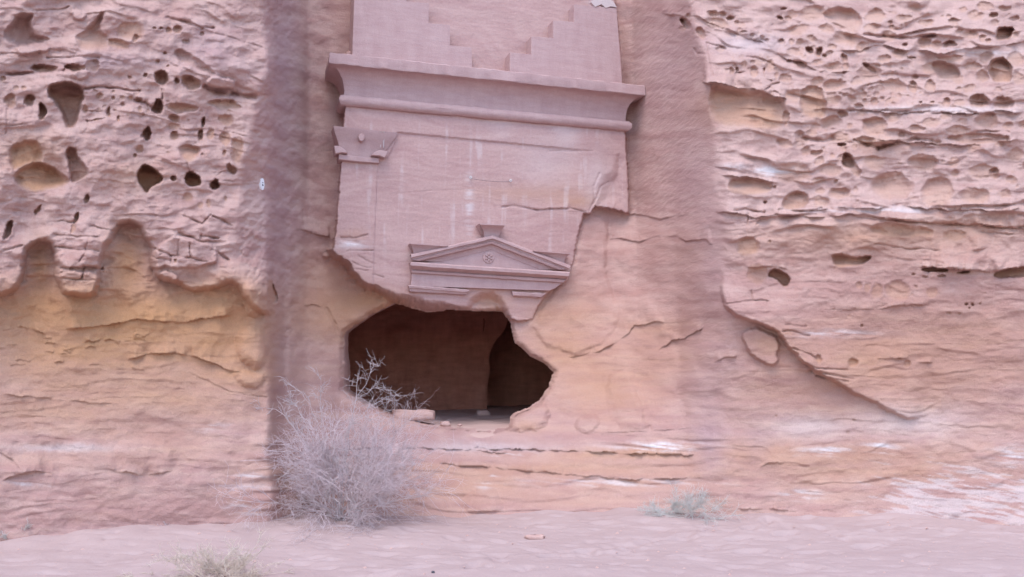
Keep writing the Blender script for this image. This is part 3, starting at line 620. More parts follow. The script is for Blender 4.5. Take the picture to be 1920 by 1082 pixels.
# ---- colour of the stone (mineral stain, lime bloom, desert varnish), plus painted veil and side-wall shade
for a in ((220, 600, 280, 60, .6), (160, 700, 260, 60, .35), (420, 600, 80, 60, .5), (240, 490, 34, 60, .5), (60, 290, 60, 40, .45), (250, 330, 60, 30, .3), (300, 590, 200, 55, .95), (80, 580, 120, 55, .85), (250, 660, 280, 50, .5), (235, 500, 40, 60, .7), (75, 500, 26, 50, .75), (120, 650, 150, 40, .45), (420, 560, 60, 40, .55), (420, 650, 90, 40, .5), (470, 710, 40, 30, .4), (250, 740, 260, 30, .3),
          (150, 780, 300, 40, .35), (300, 850, 260, 40, .22), (420, 700, 90, 60, .3), (1150, 720, 160, 70, .22), (1000, 900, 400, 50, .22), (1650, 760, 330, 110, .24), (1500, 880, 200, 40, .2), (1800, 640, 200, 80, .2), (1600, 460, 330, 50, .2), (600, 620, 60, 70, .25), (1360, 200, 60, 40, .35), (1440, 215, 30, 30, .35), (1530, 195, 26, 36, .3), (1640, 270, 60, 20, .3), (1600, 660, 120, 60, .2), (1440, 640, 40, 30, .3), (1700, 640, 260, 120, .12), (1410, 850, 70, 20, .4), (1180, 850, 140, 12, .45), (1000, 880, 280, 14, .3), (880, 930, 90, 20, .2),
          (700, 565, 60, 26, .7), (640, 590, 70, 40, .5), (920, 565, 36, 22, .8), (1150, 640, 200, 90, .16), (1120, 720, 120, 60, .15), (580, 500, 50, 60, .15), (640, 520, 50, 40, .25), (600, 560, 50, 60, .12), (1070, 600, 60, 60, .35), (1060, 660, 60, 22, .4), (1010, 590, 30, 40, .35), (1000, 362, 110, 16, .45), (1085, 378, 40, 12, .65), (1060, 340, 40, 30, .1), (985, 800, 26, 14, .4), (660, 440, 30, 12, .35), (1230, 620, 60, 20, .3), (1700, 890, 180, 16, .25), (1600, 850, 160, 20, .2), (1640, 440, 160, 24, .3), (1840, 420, 120, 30, .25)):
    tint(0, *a)
for a in ((530, 120, 26, 150, .4), (520, 400, 30, 130, .3), (530, 640, 20, 120, .2), (1250, 120, 60, 90, .2), (1300, 330, 50, 90, .2), (1340, 480, 30, 90, .25), (1330, 720, 60, 100, .25), (210, 115, 90, 16, .3), (390, 85, 60, 40, .35), (440, 130, 60, 20, .2), (1420, 85, 80, 20, .2), (1330, 830, 30, 60, .45), (1420, 840, 26, 40, .25), (570, 650, 50, 60, .15), (640, 340, 12, 90, .3), (900, 830, 260, 20, .22), (700, 840, 200, 40, .25), (300, 1000, 260, 20, .2)):
    tint(2, *a)  # varnish, and bluish shade painted on the side walls of the recess
streak = fbm((UU + 0.6 * VV) / 110, (VV - 0.10 * UU) / 7.5, 4, 81)
blotch = fbm(UU / 60, VV / 30, 4, 82)
cross = fbm((UU - 1.2 * VV) / 60, (VV - .28 * UU) / 6, 4, 85)
wr_ = ss(UU, 1500, 1720) * ss(VV, 815, 905) * (1 - .25 * ss(VV, 965, 990))
wh = ss(streak * .55 + blotch * .35 + cross * .45 + wr_ * 0.95 - 0.62 - .2 * (1 - ss(VV, 890, 920)), 0.0, 0.42) * wr_ * 0.42
TIN[..., 1] = np.maximum(TIN[..., 1], wh)
for u, v, rx, r_, a in ((1235, 838, 70, 7, .9), (1180, 846, 40, 4, .7), (960, 851, 36, 4, .7), (470, 893, 50, 5, .4), (470, 913, 70, 4, .2), (460, 950, 40, 4, .5), (490, 963, 30, 3, .4), (910, 912, 14, 6, .4), (927, 893, 8, 3, .4), (900, 838, 120, 8, .25), (1160, 905, 160, 6, .35), (1440, 320, 46, 9, .55), (1380, 312, 30, 6, .3), (395, 800, 30, 8, .35), (120, 840, 90, 8, .3), (60, 905, 40, 4, .5), (1130, 5, 22, 7, .6), (1560, 845, 60, 8, .5), (1650, 840, 30, 10, .6), (1520, 800, 90, 26, .25), (1700, 790, 120, 30, .25), (1560, 625, 70, 7, .35), (1900, 855, 40, 16, .5), (1500, 928, 40, 8, .5), (880, 380, 8, 60, .35), (940, 230, 30, 40, .12), (1060, 230, 30, 80, .22), (1030, 300, 60, 50, .16), (660, 458, 30, 6, .45), (880, 490, 60, 6, .3), (1120, 340, 24, 60, .2), (1660, 395, 180, 7, .35), (1820, 96, 90, 8, .35), (1750, 206, 170, 7, .3), (1400, 80, 60, 18, .25)):
    w = window(u - rx * 2, u + rx * 2, v - r_ * 2, v + r_ * 2, 2)
    g = np.exp(-((WU[w] - u) / rx) ** 2 - ((WV[w] - v) / r_) ** 2)
    br = np.clip(0.5 + 1.6 * streak[w] + 0.8 * blotch[w], 0, 1.2) if a > .3 else 1
    TIN[w][..., 1] = np.maximum(TIN[w][..., 1], np.clip(a * g * 1.4 * br, 0, 1))
swirl = fbm(UU / 240 + fbm(UU / 200, VV / 120, 2, 91) * .8, (VV - .10 * UU) / 13 + fbm(UU / 150, VV / 100, 2, 92) * 3.0, 3, 93)
grain_l = fbm((UU + .5 * VV) / 70, (VV - .35 * UU) / 24, 4, 98)
RET = ss(UU - CORNER[:, None], -4, 14) * (1 - ss(UU, 600, 640)) * (1 - ss(VV, 640, 720))
band = fbm(UU / 210 + blotch * .35, (VV + .015 * UU) / 14 + blotch * .5, 4, 94) * (1 - RET) + grain_l * RET
runs = fbm(UU / 13, VV / 170 + UU / 300, 3, 100)
TIN[..., 1] = np.maximum(TIN[..., 1], np.clip(ss(runs, .2, .75) * .16 * MF * ss(VV, 215, 250) * (1 - ss(VV, 440, 520)) * (.5 + 1.2 * ss(blotch, -.2, .4)), 0, 1))
TIN[..., 3] += (swirl * 0.5 + fbm(UU / 5, VV / 4, 3, 102) * .25) * MF + (band * 0.55 + blotch * 0.35) * (1 - MF)
TIN[..., 0] = np.clip(TIN[..., 0] + (band * .5 + fbm(UU / 150, VV / 40, 3, 96) * .5) * 0.22 * (1 - MF) * low, 0, 1)
TIN[..., 3] += 0.10 * MF; TIN[..., 2] = np.maximum(TIN[..., 2], .25 * MF)
TIN[..., 3] += (0.24 * ON_LEFT + .38 * ON_RIGHT) * (1 - ss(VV, 400, 560))  # upper cliffs paler; on the right this paints the lens veil into the tone
TIN[..., 1] = np.maximum(TIN[..., 1], .03 * ON_RIGHT * (1 - ss(VV, 380, 480)))  # faint white wash for the same painted veil, not bloom
tint(3, 260, 970, 300, 40, -.5); tint(3, 1650, 640, 330, 150, -.55); tint(3, 1750, 440, 250, 60, -.2)
tool = perlin((UU + VV) / 5.0, (UU - VV) / 22.0, 97)
w_tool = ss(UU, 1178, 1195) * (1 - ss(UU, 1290, 1340)) * (1 - ss(VV, 380, 420)) * (1 - ss(SDF, -3, 0))
TIN[..., 3] += tool * .45 * w_tool
Y += tool * .010 * w_tool
pock = fbm((UU + .7 * VV) / 16, (VV - .5 * UU) / 26, 4, 99)
TIN[..., 3] += (grain_l * .7 + pock * .45) * RET * (1 - MF)
Y += (pock * .03 + grain_l * .04) * RET * (1 - MF) * (1 - .8 * ss(UU, 540, 575))
TIN[..., :3] = np.clip(TIN[..., :3], 0, 1)

T = Y / R_DIR[..., 1]
PTS = EYEP + R_DIR * T[..., None]
idx = np.arange(NR * NC).reshape(NR, NC)
q = np.stack([idx[1:, :-1], idx[1:, 1:], idx[:-1, 1:], idx[:-1, :-1]], -1)
fc = lambda a: (a[1:, :-1] + a[1:, 1:] + a[:-1, 1:] + a[:-1, :-1]) / 4
fu, fv, fm, fo = fc(UU), fc(VV), fc(MF), fc(SDO)
keep = fo < 0
att_f = (fv < COR_V(fu) + 12)
fac = (fc(SDF) > -0.5) & keep
pil = fac & (fu < 704) & (fv > 306) & (fv < 560)
attic_f = fac & att_f
end_l = np.interp(fv, rv, ru[:, 3]); end_r = np.interp(fv, rv, ru[:, 10]) - 8
pf = PTS.reshape(-1, 3); tf = TIN.reshape(-1, 4)
def piece(name, mask, mat, parent=None):
    f = q[mask & keep]
    used, inv = np.unique(f.ravel(), return_inverse=True)
    me = mesh_np(name, pf[used], inv.reshape(-1, 4))
    set_tint(me, tf[used])
    return link_mesh(name, me, mat, parent)

tomb = empty('rock_tomb', tuple(P0))
tag(tomb, 'tomb front carved into the pink sandstone with stepped crown, cornice, pediment and broken dark doorway', 'tomb')
left_m = (~fac) & (fu < end_l)
right_m = (~fac) & (fu > end_r)
tag(piece('cliff', left_m, M_ROCK), 'honeycombed sandstone cliff with yellow hollows on the dry bush side of the tomb', kind='structure')
tag(piece('cliff', right_m, M_ROCK), 'layered pitted sandstone cliff with white bloom at its foot', kind='structure')
tag(piece('cliff', (~fac) & ~left_m & ~right_m, M_ROCK), 'recess and eroded ledge cut back round the tomb front', kind='structure')
piece('facade_wall', fac & ~pil & ~attic_f, M_CUT, tomb)
piece('pilaster', pil, M_CUT, tomb)
piece('attic_wall', attic_f, M_CUT, tomb)

# ------------------------------------------------------------------ carved parts of the tomb
def prism(name, poly, d0, d1, mat, parent, bevel=0.012, trace_d=None):
    """poly traced in the photograph; stands from depth d0 (in the wall) to d1 (front)"""
    td = d1 if trace_d is None else trace_d
    P = [fsz(u, v, td) for u, v in poly]
    A = sum(P[i][0] * P[(i + 1) % len(P)][1] - P[(i + 1) % len(P)][0] * P[i][1] for i in range(len(P)))
    if A < 0: P = P[::-1]
    n = len(P)
    cx = sum(p[0] for p in P) / n; cz = sum(p[1] for p in P) / n
    V = [fw(s, z, d0) for s, z in P] + [fw(s, z, d1 - bevel) for s, z in P]
    ins = []
    for i in range(n):
        p0, p1, p2 = np.array(P[i - 1]), np.array(P[i]), np.array(P[(i + 1) % n])
        e1 = (p1 - p0) / max(1e-6, np.linalg.norm(p1 - p0)); e2 = (p2 - p1) / max(1e-6, np.linalg.norm(p2 - p1))
        nn = np.array([-e1[1] - e2[1], e1[0] + e2[0]]); L = np.linalg.norm(nn)
        nn = nn / L if L > 1e-6 else np.zeros(2)
        ins.append(p1 + nn * bevel * 0.8)
    V += [fw(s, z, d1) for s, z in ins]
    Fc = []
    for a in (0, n):
        for i in range(n):
            j = (i + 1) % n
            Fc.append([a + i, a + j, a + n + j, a + n + i])
    Fc.append([2 * n + i for i in range(n)])
    Fc.append([i for i in reversed(range(n))])
    return link_mesh(name, mesh_np(name, V, Fc), mat, parent, False)
def loft(name, rows, mat, parent, back=-0.03, smooth=False, close=True, sub=1, wear=0.0):
    """rows: [(stations of (u,v), d)] from top to bottom; closed to the wall at top, bottom and both ends"""
    rng2 = np.random.RandomState(len(name) + len(rows))
    L = []
    for st, d in rows:
        dl = list(d) if isinstance(d, (list, tuple)) else [d] * len(st)
        pts = [(*fsz(u, v, e_), e_) for (u, v), e_ in zip(st, dl)]
        out = []
        for a, b in zip(pts[:-1], pts[1:]):
            for k in range(sub):
                t = k / sub; out.append(tuple(p_ + (q_ - p_) * t for p_, q_ in zip(a, b)))
        out.append(pts[-1])
        L.append(out)
    L = [[(s, z, back) for s, z, d in L[0]]] + L + [[(s, z, back) for s, z, d in L[-1]]]
    m = len(L[0]); V = []
    for r_ in L:
        for s, z, d in r_:
            V.append(fw(s + rng2.normal(0, wear), z + rng2.normal(0, wear), d + (rng2.normal(0, wear) if d > back else 0)))
    Fc = []
    for i in range(len(L) - 1):
        for j in range(m - 1):
            Fc.append([i * m + j, (i + 1) * m + j, (i + 1) * m + j + 1, i * m + j + 1])
    if close:
        Fc.append([i * m for i in range(len(L))])
        Fc.append([i * m + m - 1 for i in reversed(range(len(L)))])
    return link_mesh(name, mesh_np(name, V, Fc), mat, parent, smooth)

# cornice and torus: profiles carried round the front and both returns
sLz = lambda z: np.interp(z, [zz[1] for zz in EDGE_L], [zz[0] for zz in EDGE_L])
sRz = lambda z: np.interp(z, [zz[1] for zz in EDGE_R], [zz[0] for zz in EDGE_R])
EDGE_L = sorted([fsz(646, 230), fsz(650, 130), fsz(651, 100)], key=lambda p: p[1])
EDGE_R = sorted([fsz(1171, 250), fsz(1167, 180), fsz(1165, 150)], key=lambda p: p[1])
zt_l = fsz(617, 97, .27)[1]; zt_r = fsz(1210, 160, .27)[1]
print('cornice z', zt_l, zt_r, 'torus', fsz(645, 187, .05), fsz(1180, 236, .05))
def carried(name, prof, zslope, mat, parent, back=-0.5, n=40, smooth=True, wear=0.003):
    """prof: [(d, z)] top to bottom, mitred round both corners; zslope(s) shifts z along the front"""
    rows = []
    r2 = np.random.RandomState(3)
    for d, z in prof:
        sl, sr = sLz(z) - d, sRz(z) + d
        row = [(sl, back), (sl, d - (d - back) * .5)] + [(sl + (sr - sl) * k / n, d) for k in range(n + 1)] + [(sr, d - (d - back) * .5), (sr, back)]
        rows.append([fw(s + r2.normal(0, wear * .5), z + zslope(s) + r2.normal(0, wear * .5), dd + r2.normal(0, wear * .6)) for s, dd in row])
    m = len(rows[0]); V = [p for r_ in rows for p in r_]
    Fc = [[i * m + j, (i + 1) * m + j, (i + 1) * m + j + 1, i * m + j + 1] for i in range(len(rows) - 1) for j in range(m - 1)]
    me = mesh_np(name, V, Fc)
    o = link_mesh(name, me, mat, parent, smooth)
    return o
sl0 = fsz(617, 97, .27)[0]; sr0 = fsz(1210, 160, .27)[0]
zs = lambda s: (zt_r - zt_l) * (s - sl0) / (sr0 - sl0)
zb = fsz(653, 176, .03)[1]                     # foot of the cavetto, left end
CO = 0.27
prof = [(-0.5, zt_l + .005), (CO - .02, zt_l), (CO, zt_l - .012)]
fil = 0.165
prof += [(CO, zt_l - fil + .012), (CO - .006, zt_l - fil), (CO - .035, zt_l - fil - .004)]
zc0 = zt_l - fil - .004
for k in range(1, 13):
    a = math.pi / 2 * k / 12
    prof.append((0.02 + (CO - .035 - .02) * (1 - math.sin(a)) , zc0 + (zb - zc0) * (1 - math.cos(a))))
prof.append((0.02, zb - .05))
corn = carried('cornice', prof, zs, M_TRIM, tomb, n=50, wear=.006)
def add_autosmooth(o, ang=32):
    me = o.data
    bpy.context.view_layer.update()
    me.polygons.foreach_set('use_smooth', np.ones(len(me.polygons), bool))
    import bmesh
    bm = bmesh.new(); bm.from_mesh(me)
    bmesh.ops.recalc_face_normals(bm, faces=bm.faces)
    for e in bm.edges:
        if len(e.link_faces) == 2 and e.calc_face_angle(0) > math.radians(ang): e.smooth = False
    bm.to_mesh(me); bm.free()
add_autosmooth(corn)
ztl = fsz(645, 187, .06)[1]; ztr = fsz(1180, 236, .06)[1]
stl = fsz(645, 187, .06)[0]; str_ = fsz(1180, 236, .06)[0]
zs2 = lambda s: (ztr - ztl) * (s - stl) / (str_ - stl)
RT = 0.082
tor = [(-0.03, ztl + RT * .9)] + [(0.015 + RT * math.cos(a), ztl + RT * math.sin(a)) for a in np.linspace(math.radians(80), math.radians(-80), 13)] + [(-0.03, ztl - RT * .9)]
t_o = carried('torus_moulding', tor, zs2, M_TRIM, tomb, back=-0.4, n=60, wear=0.005)
add_autosmooth(t_o, 40)

# stepped crown
def crown(poly):
    o = prism('crowstep', poly, -0.5, 0.0, M_TRIM, tomb, 0.006)
    return o
crown([(660, 112), (664, 0), (672, -330), (681, -330), (681, -78), (721, -74), (721, -38), (762, -34), (762, 2), (804, 6), (804, 43), (844, 47), (844, 85), (885, 89), (885, 140), (770, 128)])
crown([(956, 145), (956, 98), (996, 102), (996, 68), (1037, 71), (1037, 38), (1076, 41), (1076, 8), (1156, 15), (1168, 172), (1060, 160)])
st = prism('lime_deposit', [(1108, 4), (1118, -6), (1140, -4), (1150, 2), (1157, 14), (1146, 12), (1136, 15), (1128, 8), (1116, 13)], -0.05, 0.012, M_LIME, tomb, 0.004)

# capital
cap = empty('capital', (0, 0, 0)); cap.parent = tomb
cap.location = fw(*fsz(680, 275), 0) - np.array(tomb.location)
rows = []
for k, (ul, vl, ur, vr, d) in enumerate([(625, 236, 745, 249, .16), (626, 241, 743, 255, .155), (630, 255, 734, 267, .10), (634, 266, 727, 278, .07), (636, 276, 718, 286, .05), (636, 286, 712, 296, .04), (637, 290, 709, 299, .035)]):
    rows.append(([(ul, vl), (ul + (ur - ul) * .22, vl + (vr - vl) * .22), (ul + (ur - ul) * .5, vl + (vr - vl) * .5), (ul + (ur - ul) * .80, vl + (vr - vl) * .80), (ur, vr)], [d * .5, d, d, d * .96, d * .28]))
body = loft('capital_body', rows, M_TRIM, cap, back=-.25); add_autosmooth(body, 28)
prism('neck_band', [(635, 288), (670, 293), (711, 296), (711, 306), (670, 303), (635, 299)], -.2, .065, M_TRIM, cap, .012)
prism('leaf', [(626, 273), (634, 273), (644, 278), (652, 287), (640, 286), (629, 288)], -.1, .125, M_TRIM, cap, .012)
prism('leaf', [(696, 291), (704, 284), (712, 281), (727, 283), (726, 290), (721, 296), (712, 292)], -.1, .125, M_TRIM, cap, .012)
bs_ = []
for k in range(14):
    a = 2 * math.pi * k / 14
    bs_.append((678 + 6.2 * math.cos(a), 256 + (9 if math.sin(a) > 0 else 6) * math.sin(a)))
prism('boss', bs_, -.05, .165, M_TRIM, cap, .012)
for a_, b_ in ((711.5, 715.5), (717, 721.5)):
    loft('lime_streak', [([(a_, 246), (b_, 246.5)], .168), ([(a_ + .4, 254), (b_ - .3, 254.5)], .118), ([(a_ + 1, 265), (b_ - .8, 265)], .085), ([(a_ + 1.4, 277), (b_ - 1.5, 277)], .06)], M_LIME, cap, back=-.02)

# pediment
ped = empty('pediment', (0, 0, 0)); ped.parent = tomb
ped.location = fw(*fsz(920, 500), 0) - np.array(tomb.location)
def rake(dv, cut_l=0.0, cut_r=0.0): return dv
rows = [([(771, 477), (924, 441), (1069, 497)], .10), ([(771, 479), (924, 443.5), (1069, 500)], .145), ([(771, 483), (924, 447), (1067, 503)], .145), ([(772, 484), (924, 448), (1066, 504)], .115), ([(774, 487), (923, 452), (1060, 505)], .10), ([(776, 488), (923, 453), (1056, 505.5)], .125), ([(786, 489), (922, 457), (1049, 506)], .11), ([(790, 490), (922, 458.5), (1046, 506)], .05), ([(829, 490), (920, 468), (1012, 505)], .03)]
add_autosmooth(loft('raking_cornice', rows, M_TRIM, ped, sub=16, wear=.002), 14)
prism('tympanum', [(800, 492), (920, 462), (1040, 509), (1040, 513), (800, 500)], -.05, .022, M_TRIM, ped, .003)
B = [((770, 491), (1068, 510), .16), ((770, 493), (1068, 512), .185), ((770, 498), (1067, 518), .18), ((771, 500), (1066, 519.5), .15), ((772, 506), (1062, 524), .07), ((772, 507.5), (1061, 525), .095), ((772, 511), (1056, 529.5), .085), ((772, 512.5), (1055, 531), .045)]
add_autosmooth(loft('base_cornice', [([a, b], d) for a, b, d in B], M_TRIM, ped, sub=24, wear=.002), 14)
prism('frieze', [(773, 512), (1055, 530), (1040, 541), (1030, 545), (770, 536)], -.05, .045, M_TRIM, ped, .004)
B = [((766, 534), (880, 543), .055), ((766, 536), (879, 545), .085), ((768, 540), (877, 548), .075), ((768, 541), (876, 549), .055), ((768, 546), (874, 552), .04), ((768, 547), (873, 553), .012)]
add_autosmooth(loft('architrave', [([a, b], d) for a, b, d in B], M_TRIM, ped, sub=14, wear=.003), 14)
B = [((960, 547), (1024, 550), .045), ((961, 549), (1022, 552), .055), ((962, 553), (1018, 556), .045), ((963, 555), (1016, 558), .02)]
add_autosmooth(loft('architrave', [([a, b], d) for a, b, d in B], M_TRIM, ped, sub=10, wear=.004), 14)
def concave(a, b, bow, n=6):
    a = np.array(a, float); b = np.array(b, float); e = b - a; nn = np.array([-e[1], e[0]])
    return [tuple(a + e * t + nn * bow * 4 * t * (1 - t)) for t in np.linspace(0, 1, n)]
def acro(rows): add_autosmooth(loft('acroterion', rows, M_TRIM, ped, sub=4), 40)
acro([([(899, 419), (948, 421)], .20), ([(900, 421), (947, 423)], .20), ([(903, 426), (943, 428)], .14), ([(906, 432), (939, 434)], .095), ([(908, 439), (936, 441)], .075), ([(908, 447), (935, 447)], .07)])
acro([([(769, 456), (841, 461)], .16), ([(769.5, 457.5), (838, 462)], .16), ([(772, 462), (828, 466)], .115), ([(774, 468), (812, 470)], .085), ([(776, 475), (795, 475)], .07), ([(776, 480), (784, 480)], .06)])
acro([([(1000, 470), (1070, 475)], .16), ([(1002, 471), (1069, 476.5)], .16), ([(1014, 475), (1064, 480)], .115), ([(1030, 481), (1060, 485)], .085), ([(1045, 488), (1058, 491)], .07), ([(1050, 494), (1057, 496)], .06)])
rs, rz = fsz(917, 482, .06)
ros = empty('rosette', (0, 0, 0)); ros.parent = ped
ros.location = fw(rs, rz, .03) - np.array(tomb.location) - np.array(ped.location)
def disc(name, s, z, r, d0, d1, n, mat, parent, bevel=.006, star=None):
    P = []
    for k in range(n):
        a = 2 * math.pi * k / n + math.pi / 2
        rr = r if star is None or k % 2 == 0 else r * star
        P.append((s + rr * math.cos(a), z + rr * math.sin(a)))
    V = [fw(a, b, d0) for a, b in P] + [fw(a, b, d1 - bevel) for a, b in P] + [fw(s + (a - s) * (1 - bevel / r), z + (b - z) * (1 - bevel / r), d1) for a, b in P]
    Fc = [[q_ + i, q_ + (i + 1) % n, q_ + n + (i + 1) % n, q_ + n + i] for q_ in (0, n) for i in range(n)] + [[2 * n + i for i in range(n)]]
    return link_mesh(name, mesh_np(name, V, Fc), mat, parent, False)
disc('disc', rs, rz, .088, .0, .04, 28, M_TRIM, ros)
for k in range(6):                             # six petals and an eye
    a = math.pi / 2 + k * math.pi / 3
    c = np.array([rs + .042 * math.cos(a), rz + .042 * math.sin(a)])
    t = np.array([math.cos(a), math.sin(a)]); b = np.array([-t[1], t[0]])
    P = [c + t * .030 * math.cos(x) + b * .014 * math.sin(x) for x in np.linspace(0, 2 * math.pi, 8, endpoint=False)]
    V = [fw(p[0], p[1], .038) for p in P] + [fw(*(c + (p - c) * .7), .06) for p in P]
    link_mesh('petal', mesh_np('petal', V, [[i, (i + 1) % 8, 8 + (i + 1) % 8, 8 + i] for i in range(8)] + [list(range(8, 16))]), M_TRIM, ros, True)
disc('eye', rs, rz, .016, .03, .058, 12, M_TRIM, ros, .004)

# ------------------------------------------------------------------ chamber behind the doorway
op = []
for a, b in zip(OPEN, OPEN[1:] + OPEN[:1]):
    L = math.hypot(b[0] - a[0], b[1] - a[1]); k = max(1, int(L / 6))
    for i in range(k): op.append((a[0] + (b[0] - a[0]) * i / k, a[1] + (b[1] - a[1]) * i / k))
op = np.array(op); cen = op.mean(0)
def surf_y(u, v):
    i = np.clip(np.searchsorted(UA, u), 0, NC - 1); j = np.clip(np.searchsorted(VA, v), 0, NR - 1)
    return Y[j, i]
nv = len(op)
tang = np.roll(op, -1, 0) - np.roll(op, 1, 0); nrm = np.stack([-tang[:, 1], tang[:, 0]], -1); nrm /= np.linalg.norm(nrm, axis=1)[:, None]
if ((op + nrm - cen) ** 2).sum() < ((op - cen) ** 2).sum(): nrm = -nrm
ring_px = op + nrm * 4.0
sy = np.array([surf_y(*p) for p in ring_px])
ring0 = np.array([at_y(p[0], p[1], y + .012) for p, y in zip(ring_px, sy)])
ring1 = ring0.copy(); ring1[:, 1] = np.maximum(ring1[:, 1] + .35, 13.3)
X0, X1, Z0, Z1, YA, YB = -3.2, 1.75, 0.55, 3.05, 13.75, 17.0
c3 = np.array([ring1[:, 0].mean(), 0, ring1[:, 2].mean()])
def to_rect(p):
    dx, dz = p[0] - c3[0], p[2] - c3[2]
    t = min((X1 - c3[0]) / dx if dx > 1e-6 else 1e9, (X0 - c3[0]) / dx if dx < -1e-6 else 1e9, (Z1 - c3[2]) / dz if dz > 1e-6 else 1e9, (Z0 - c3[2]) / dz if dz < -1e-6 else 1e9)
    return np.array([c3[0] + dx * t, YA, c3[2] + dz * t])
ring2 = np.array([to_rect(p) for p in ring1])
V = np.concatenate([ring0, ring1, ring2])
k_ = np.arange(nv); kn = (k_ + 1) % nv
Fc = np.concatenate([np.stack([a + k_, a + kn, a + nv + kn, a + nv + k_], -1) for a in (0, nv)])
link_mesh('doorway_reveal', mesh_np('doorway_reveal', V, Fc), M_STONE, tomb)
XN = -0.43                                     # edge of the deeper room at the back
ZN = 2.95
def quad(name, pts, n=(46, 40), amp=.08, seed=1, mat=M_CAVE, arch=False):
    a, b, c, d = [np.array(p, float) for p in pts]
    s, t = np.meshgrid(np.linspace(0, 1, n[0]), np.linspace(0, 1, n[1]))
    P = (a * (1 - s[..., None]) + b * s[..., None]) * (1 - t[..., None]) + (d * (1 - s[..., None]) + c * s[..., None]) * t[..., None]
    if arch: P[..., 0] += s * (.34 * ss(P[..., 2], 2.2, 2.9) - .05 * ss(P[..., 2], 1.9, 1.3) + .04 * fbm(P[..., 2] * 1.7, P[..., 2] * 0, 2, 5))
    nm = np.cross(b - a, d - a); nm /= np.linalg.norm(nm)
    edge = np.minimum(np.minimum(s, 1 - s), np.minimum(t, 1 - t)) > 0
    P += nm * (fbm(P[..., 0] * 1.3 + P[..., 1], P[..., 2] * 2 + P[..., 1] * .7, 4, seed) * amp * edge)[..., None]
    ii = np.arange(P.shape[0] * P.shape[1]).reshape(P.shape[:2])
    f = np.stack([ii[:-1, :-1], ii[:-1, 1:], ii[1:, 1:], ii[1:, :-1]], -1).reshape(-1, 4)
    return link_mesh(name, mesh_np(name, P.reshape(-1, 3), f), mat, tomb)
quad('chamber_wall', [(X0, YB, Z0), (XN, YB, Z0), (XN, YB, Z1), (X0, YB, Z1)], amp=.14, seed=101, arch=True, n=(40, 40))
quad('chamber_wall', [(XN, YB, ZN), (X1, YB, ZN), (X1, YB, Z1), (XN, YB, Z1)], seed=102)
quad('chamber_wall', [(X0, YA, Z0), (X0, YB, Z0), (X0, YB, Z1), (X0, YA, Z1)], seed=103)
quad('chamber_wall', [(X1, YB, Z0), (X1, YA, Z0), (X1, YA, Z1), (X1, YB, Z1)], seed=104)
quad('chamber_ceiling', [(X0, YB, Z1), (X1, YB, Z1), (X1, YA, Z1), (X0, YA, Z1)], seed=105)
YD = 18.6
quad('chamber_wall', [(XN - .15, YD, Z0), (X1, YD, Z0), (X1, YD, ZN), (XN - .15, YD, ZN)], seed=106)
quad('chamber_wall', [(XN - .12, YB, Z0), (XN - .12, YD, Z0), (XN - .12, YD, ZN), (XN - .12, YB, ZN)], amp=.03, seed=107)
quad('chamber_wall', [(X1, YD, Z0), (X1, YB, Z0), (X1, YB, ZN), (X1, YD, ZN)], seed=108)
quad('chamber_ceiling', [(XN - .15, YD, ZN), (X1, YD, ZN), (X1, YB, ZN), (XN - .15, YB, ZN)], seed=109)
# drifted sand on the floor
s, t = np.meshgrid(np.linspace(X0 - .0, X1, 90), np.linspace(12.1, YD, 110))
z = np.interp(t, [12.1, 12.4, 12.62, 13.0, 17, 18.6], [.70, .96, 1.02, 1.04, 1.17, 1.2]) + fbm(s * 1.5, t * 1.5, 3, 121) * .03
z = z + .10 * ss(s, -.9, -2.4) * (1 - ss(t, 13, 16))
for j in range(t.shape[0]):                     # outside the chamber only the sill strip
    if t[j, 0] < YA: s[j] = np.clip(s[j], -2.25, .12)
ii = np.arange(s.size).reshape(s.shape)
f = np.stack([ii[:-1, :-1], ii[:-1, 1:], ii[1:, 1:], ii[1:, :-1]], -1).reshape(-1, 4)
M_DRIFT = M_SAND.copy(); M_DRIFT.name = 'drifted_chamber_sand'
for n_ in M_DRIFT.node_tree.nodes:
    if n_.type == 'MIX' and n_.blend_type == 'MIX':
        n_.inputs[6].default_value = (0.48, 0.32, 0.275, 1); n_.inputs[7].default_value = (0.56, 0.385, 0.335, 1)
link_mesh('sand_floor', mesh_np('sand_floor', np.stack([s, t, z], -1).reshape(-1, 3), f), M_DRIFT, tomb)

# ------------------------------------------------------------------ ground: one sheet of sand to the horizon
gx = np.concatenate([-np.geomspace(9.1, 600, 26)[::-1], np.arange(-9, 9.01, .03), np.geomspace(9.1, 600, 26)])
gy = np.concatenate([-np.geomspace(1, 600, 22)[::-1], np.arange(0, 6, .25), np.arange(6, 11.6, .025), np.geomspace(11.7, 600, 26)])
GX, GY = np.meshgrid(gx, gy)
jb = np.argmax(PTS[..., 2] <= 0.0, axis=0)       # where each column of the relief meets the sand
bx, by = PTS[jb, np.arange(NC), 0], PTS[jb, np.arange(NC), 1]
o_ = np.argsort(bx); bx, by = bx[o_], by[o_]
gb_ = np.arange(-9, 9.01, .05)                     # the nearest rock in each 5 cm, smoothed
by = np.array([by[np.abs(bx - g) < .12].min() if (np.abs(bx - g) < .12).any() else np.nan for g in gb_])
by = np.interp(gb_, gb_[~np.isnan(by)], by[~np.isnan(by)]); bx = gb_
by = np.convolve(np.pad(by, 10, mode='edge'), np.ones(21) / 21, 'valid')
fr = np.random.RandomState(77)
PRINTS = []
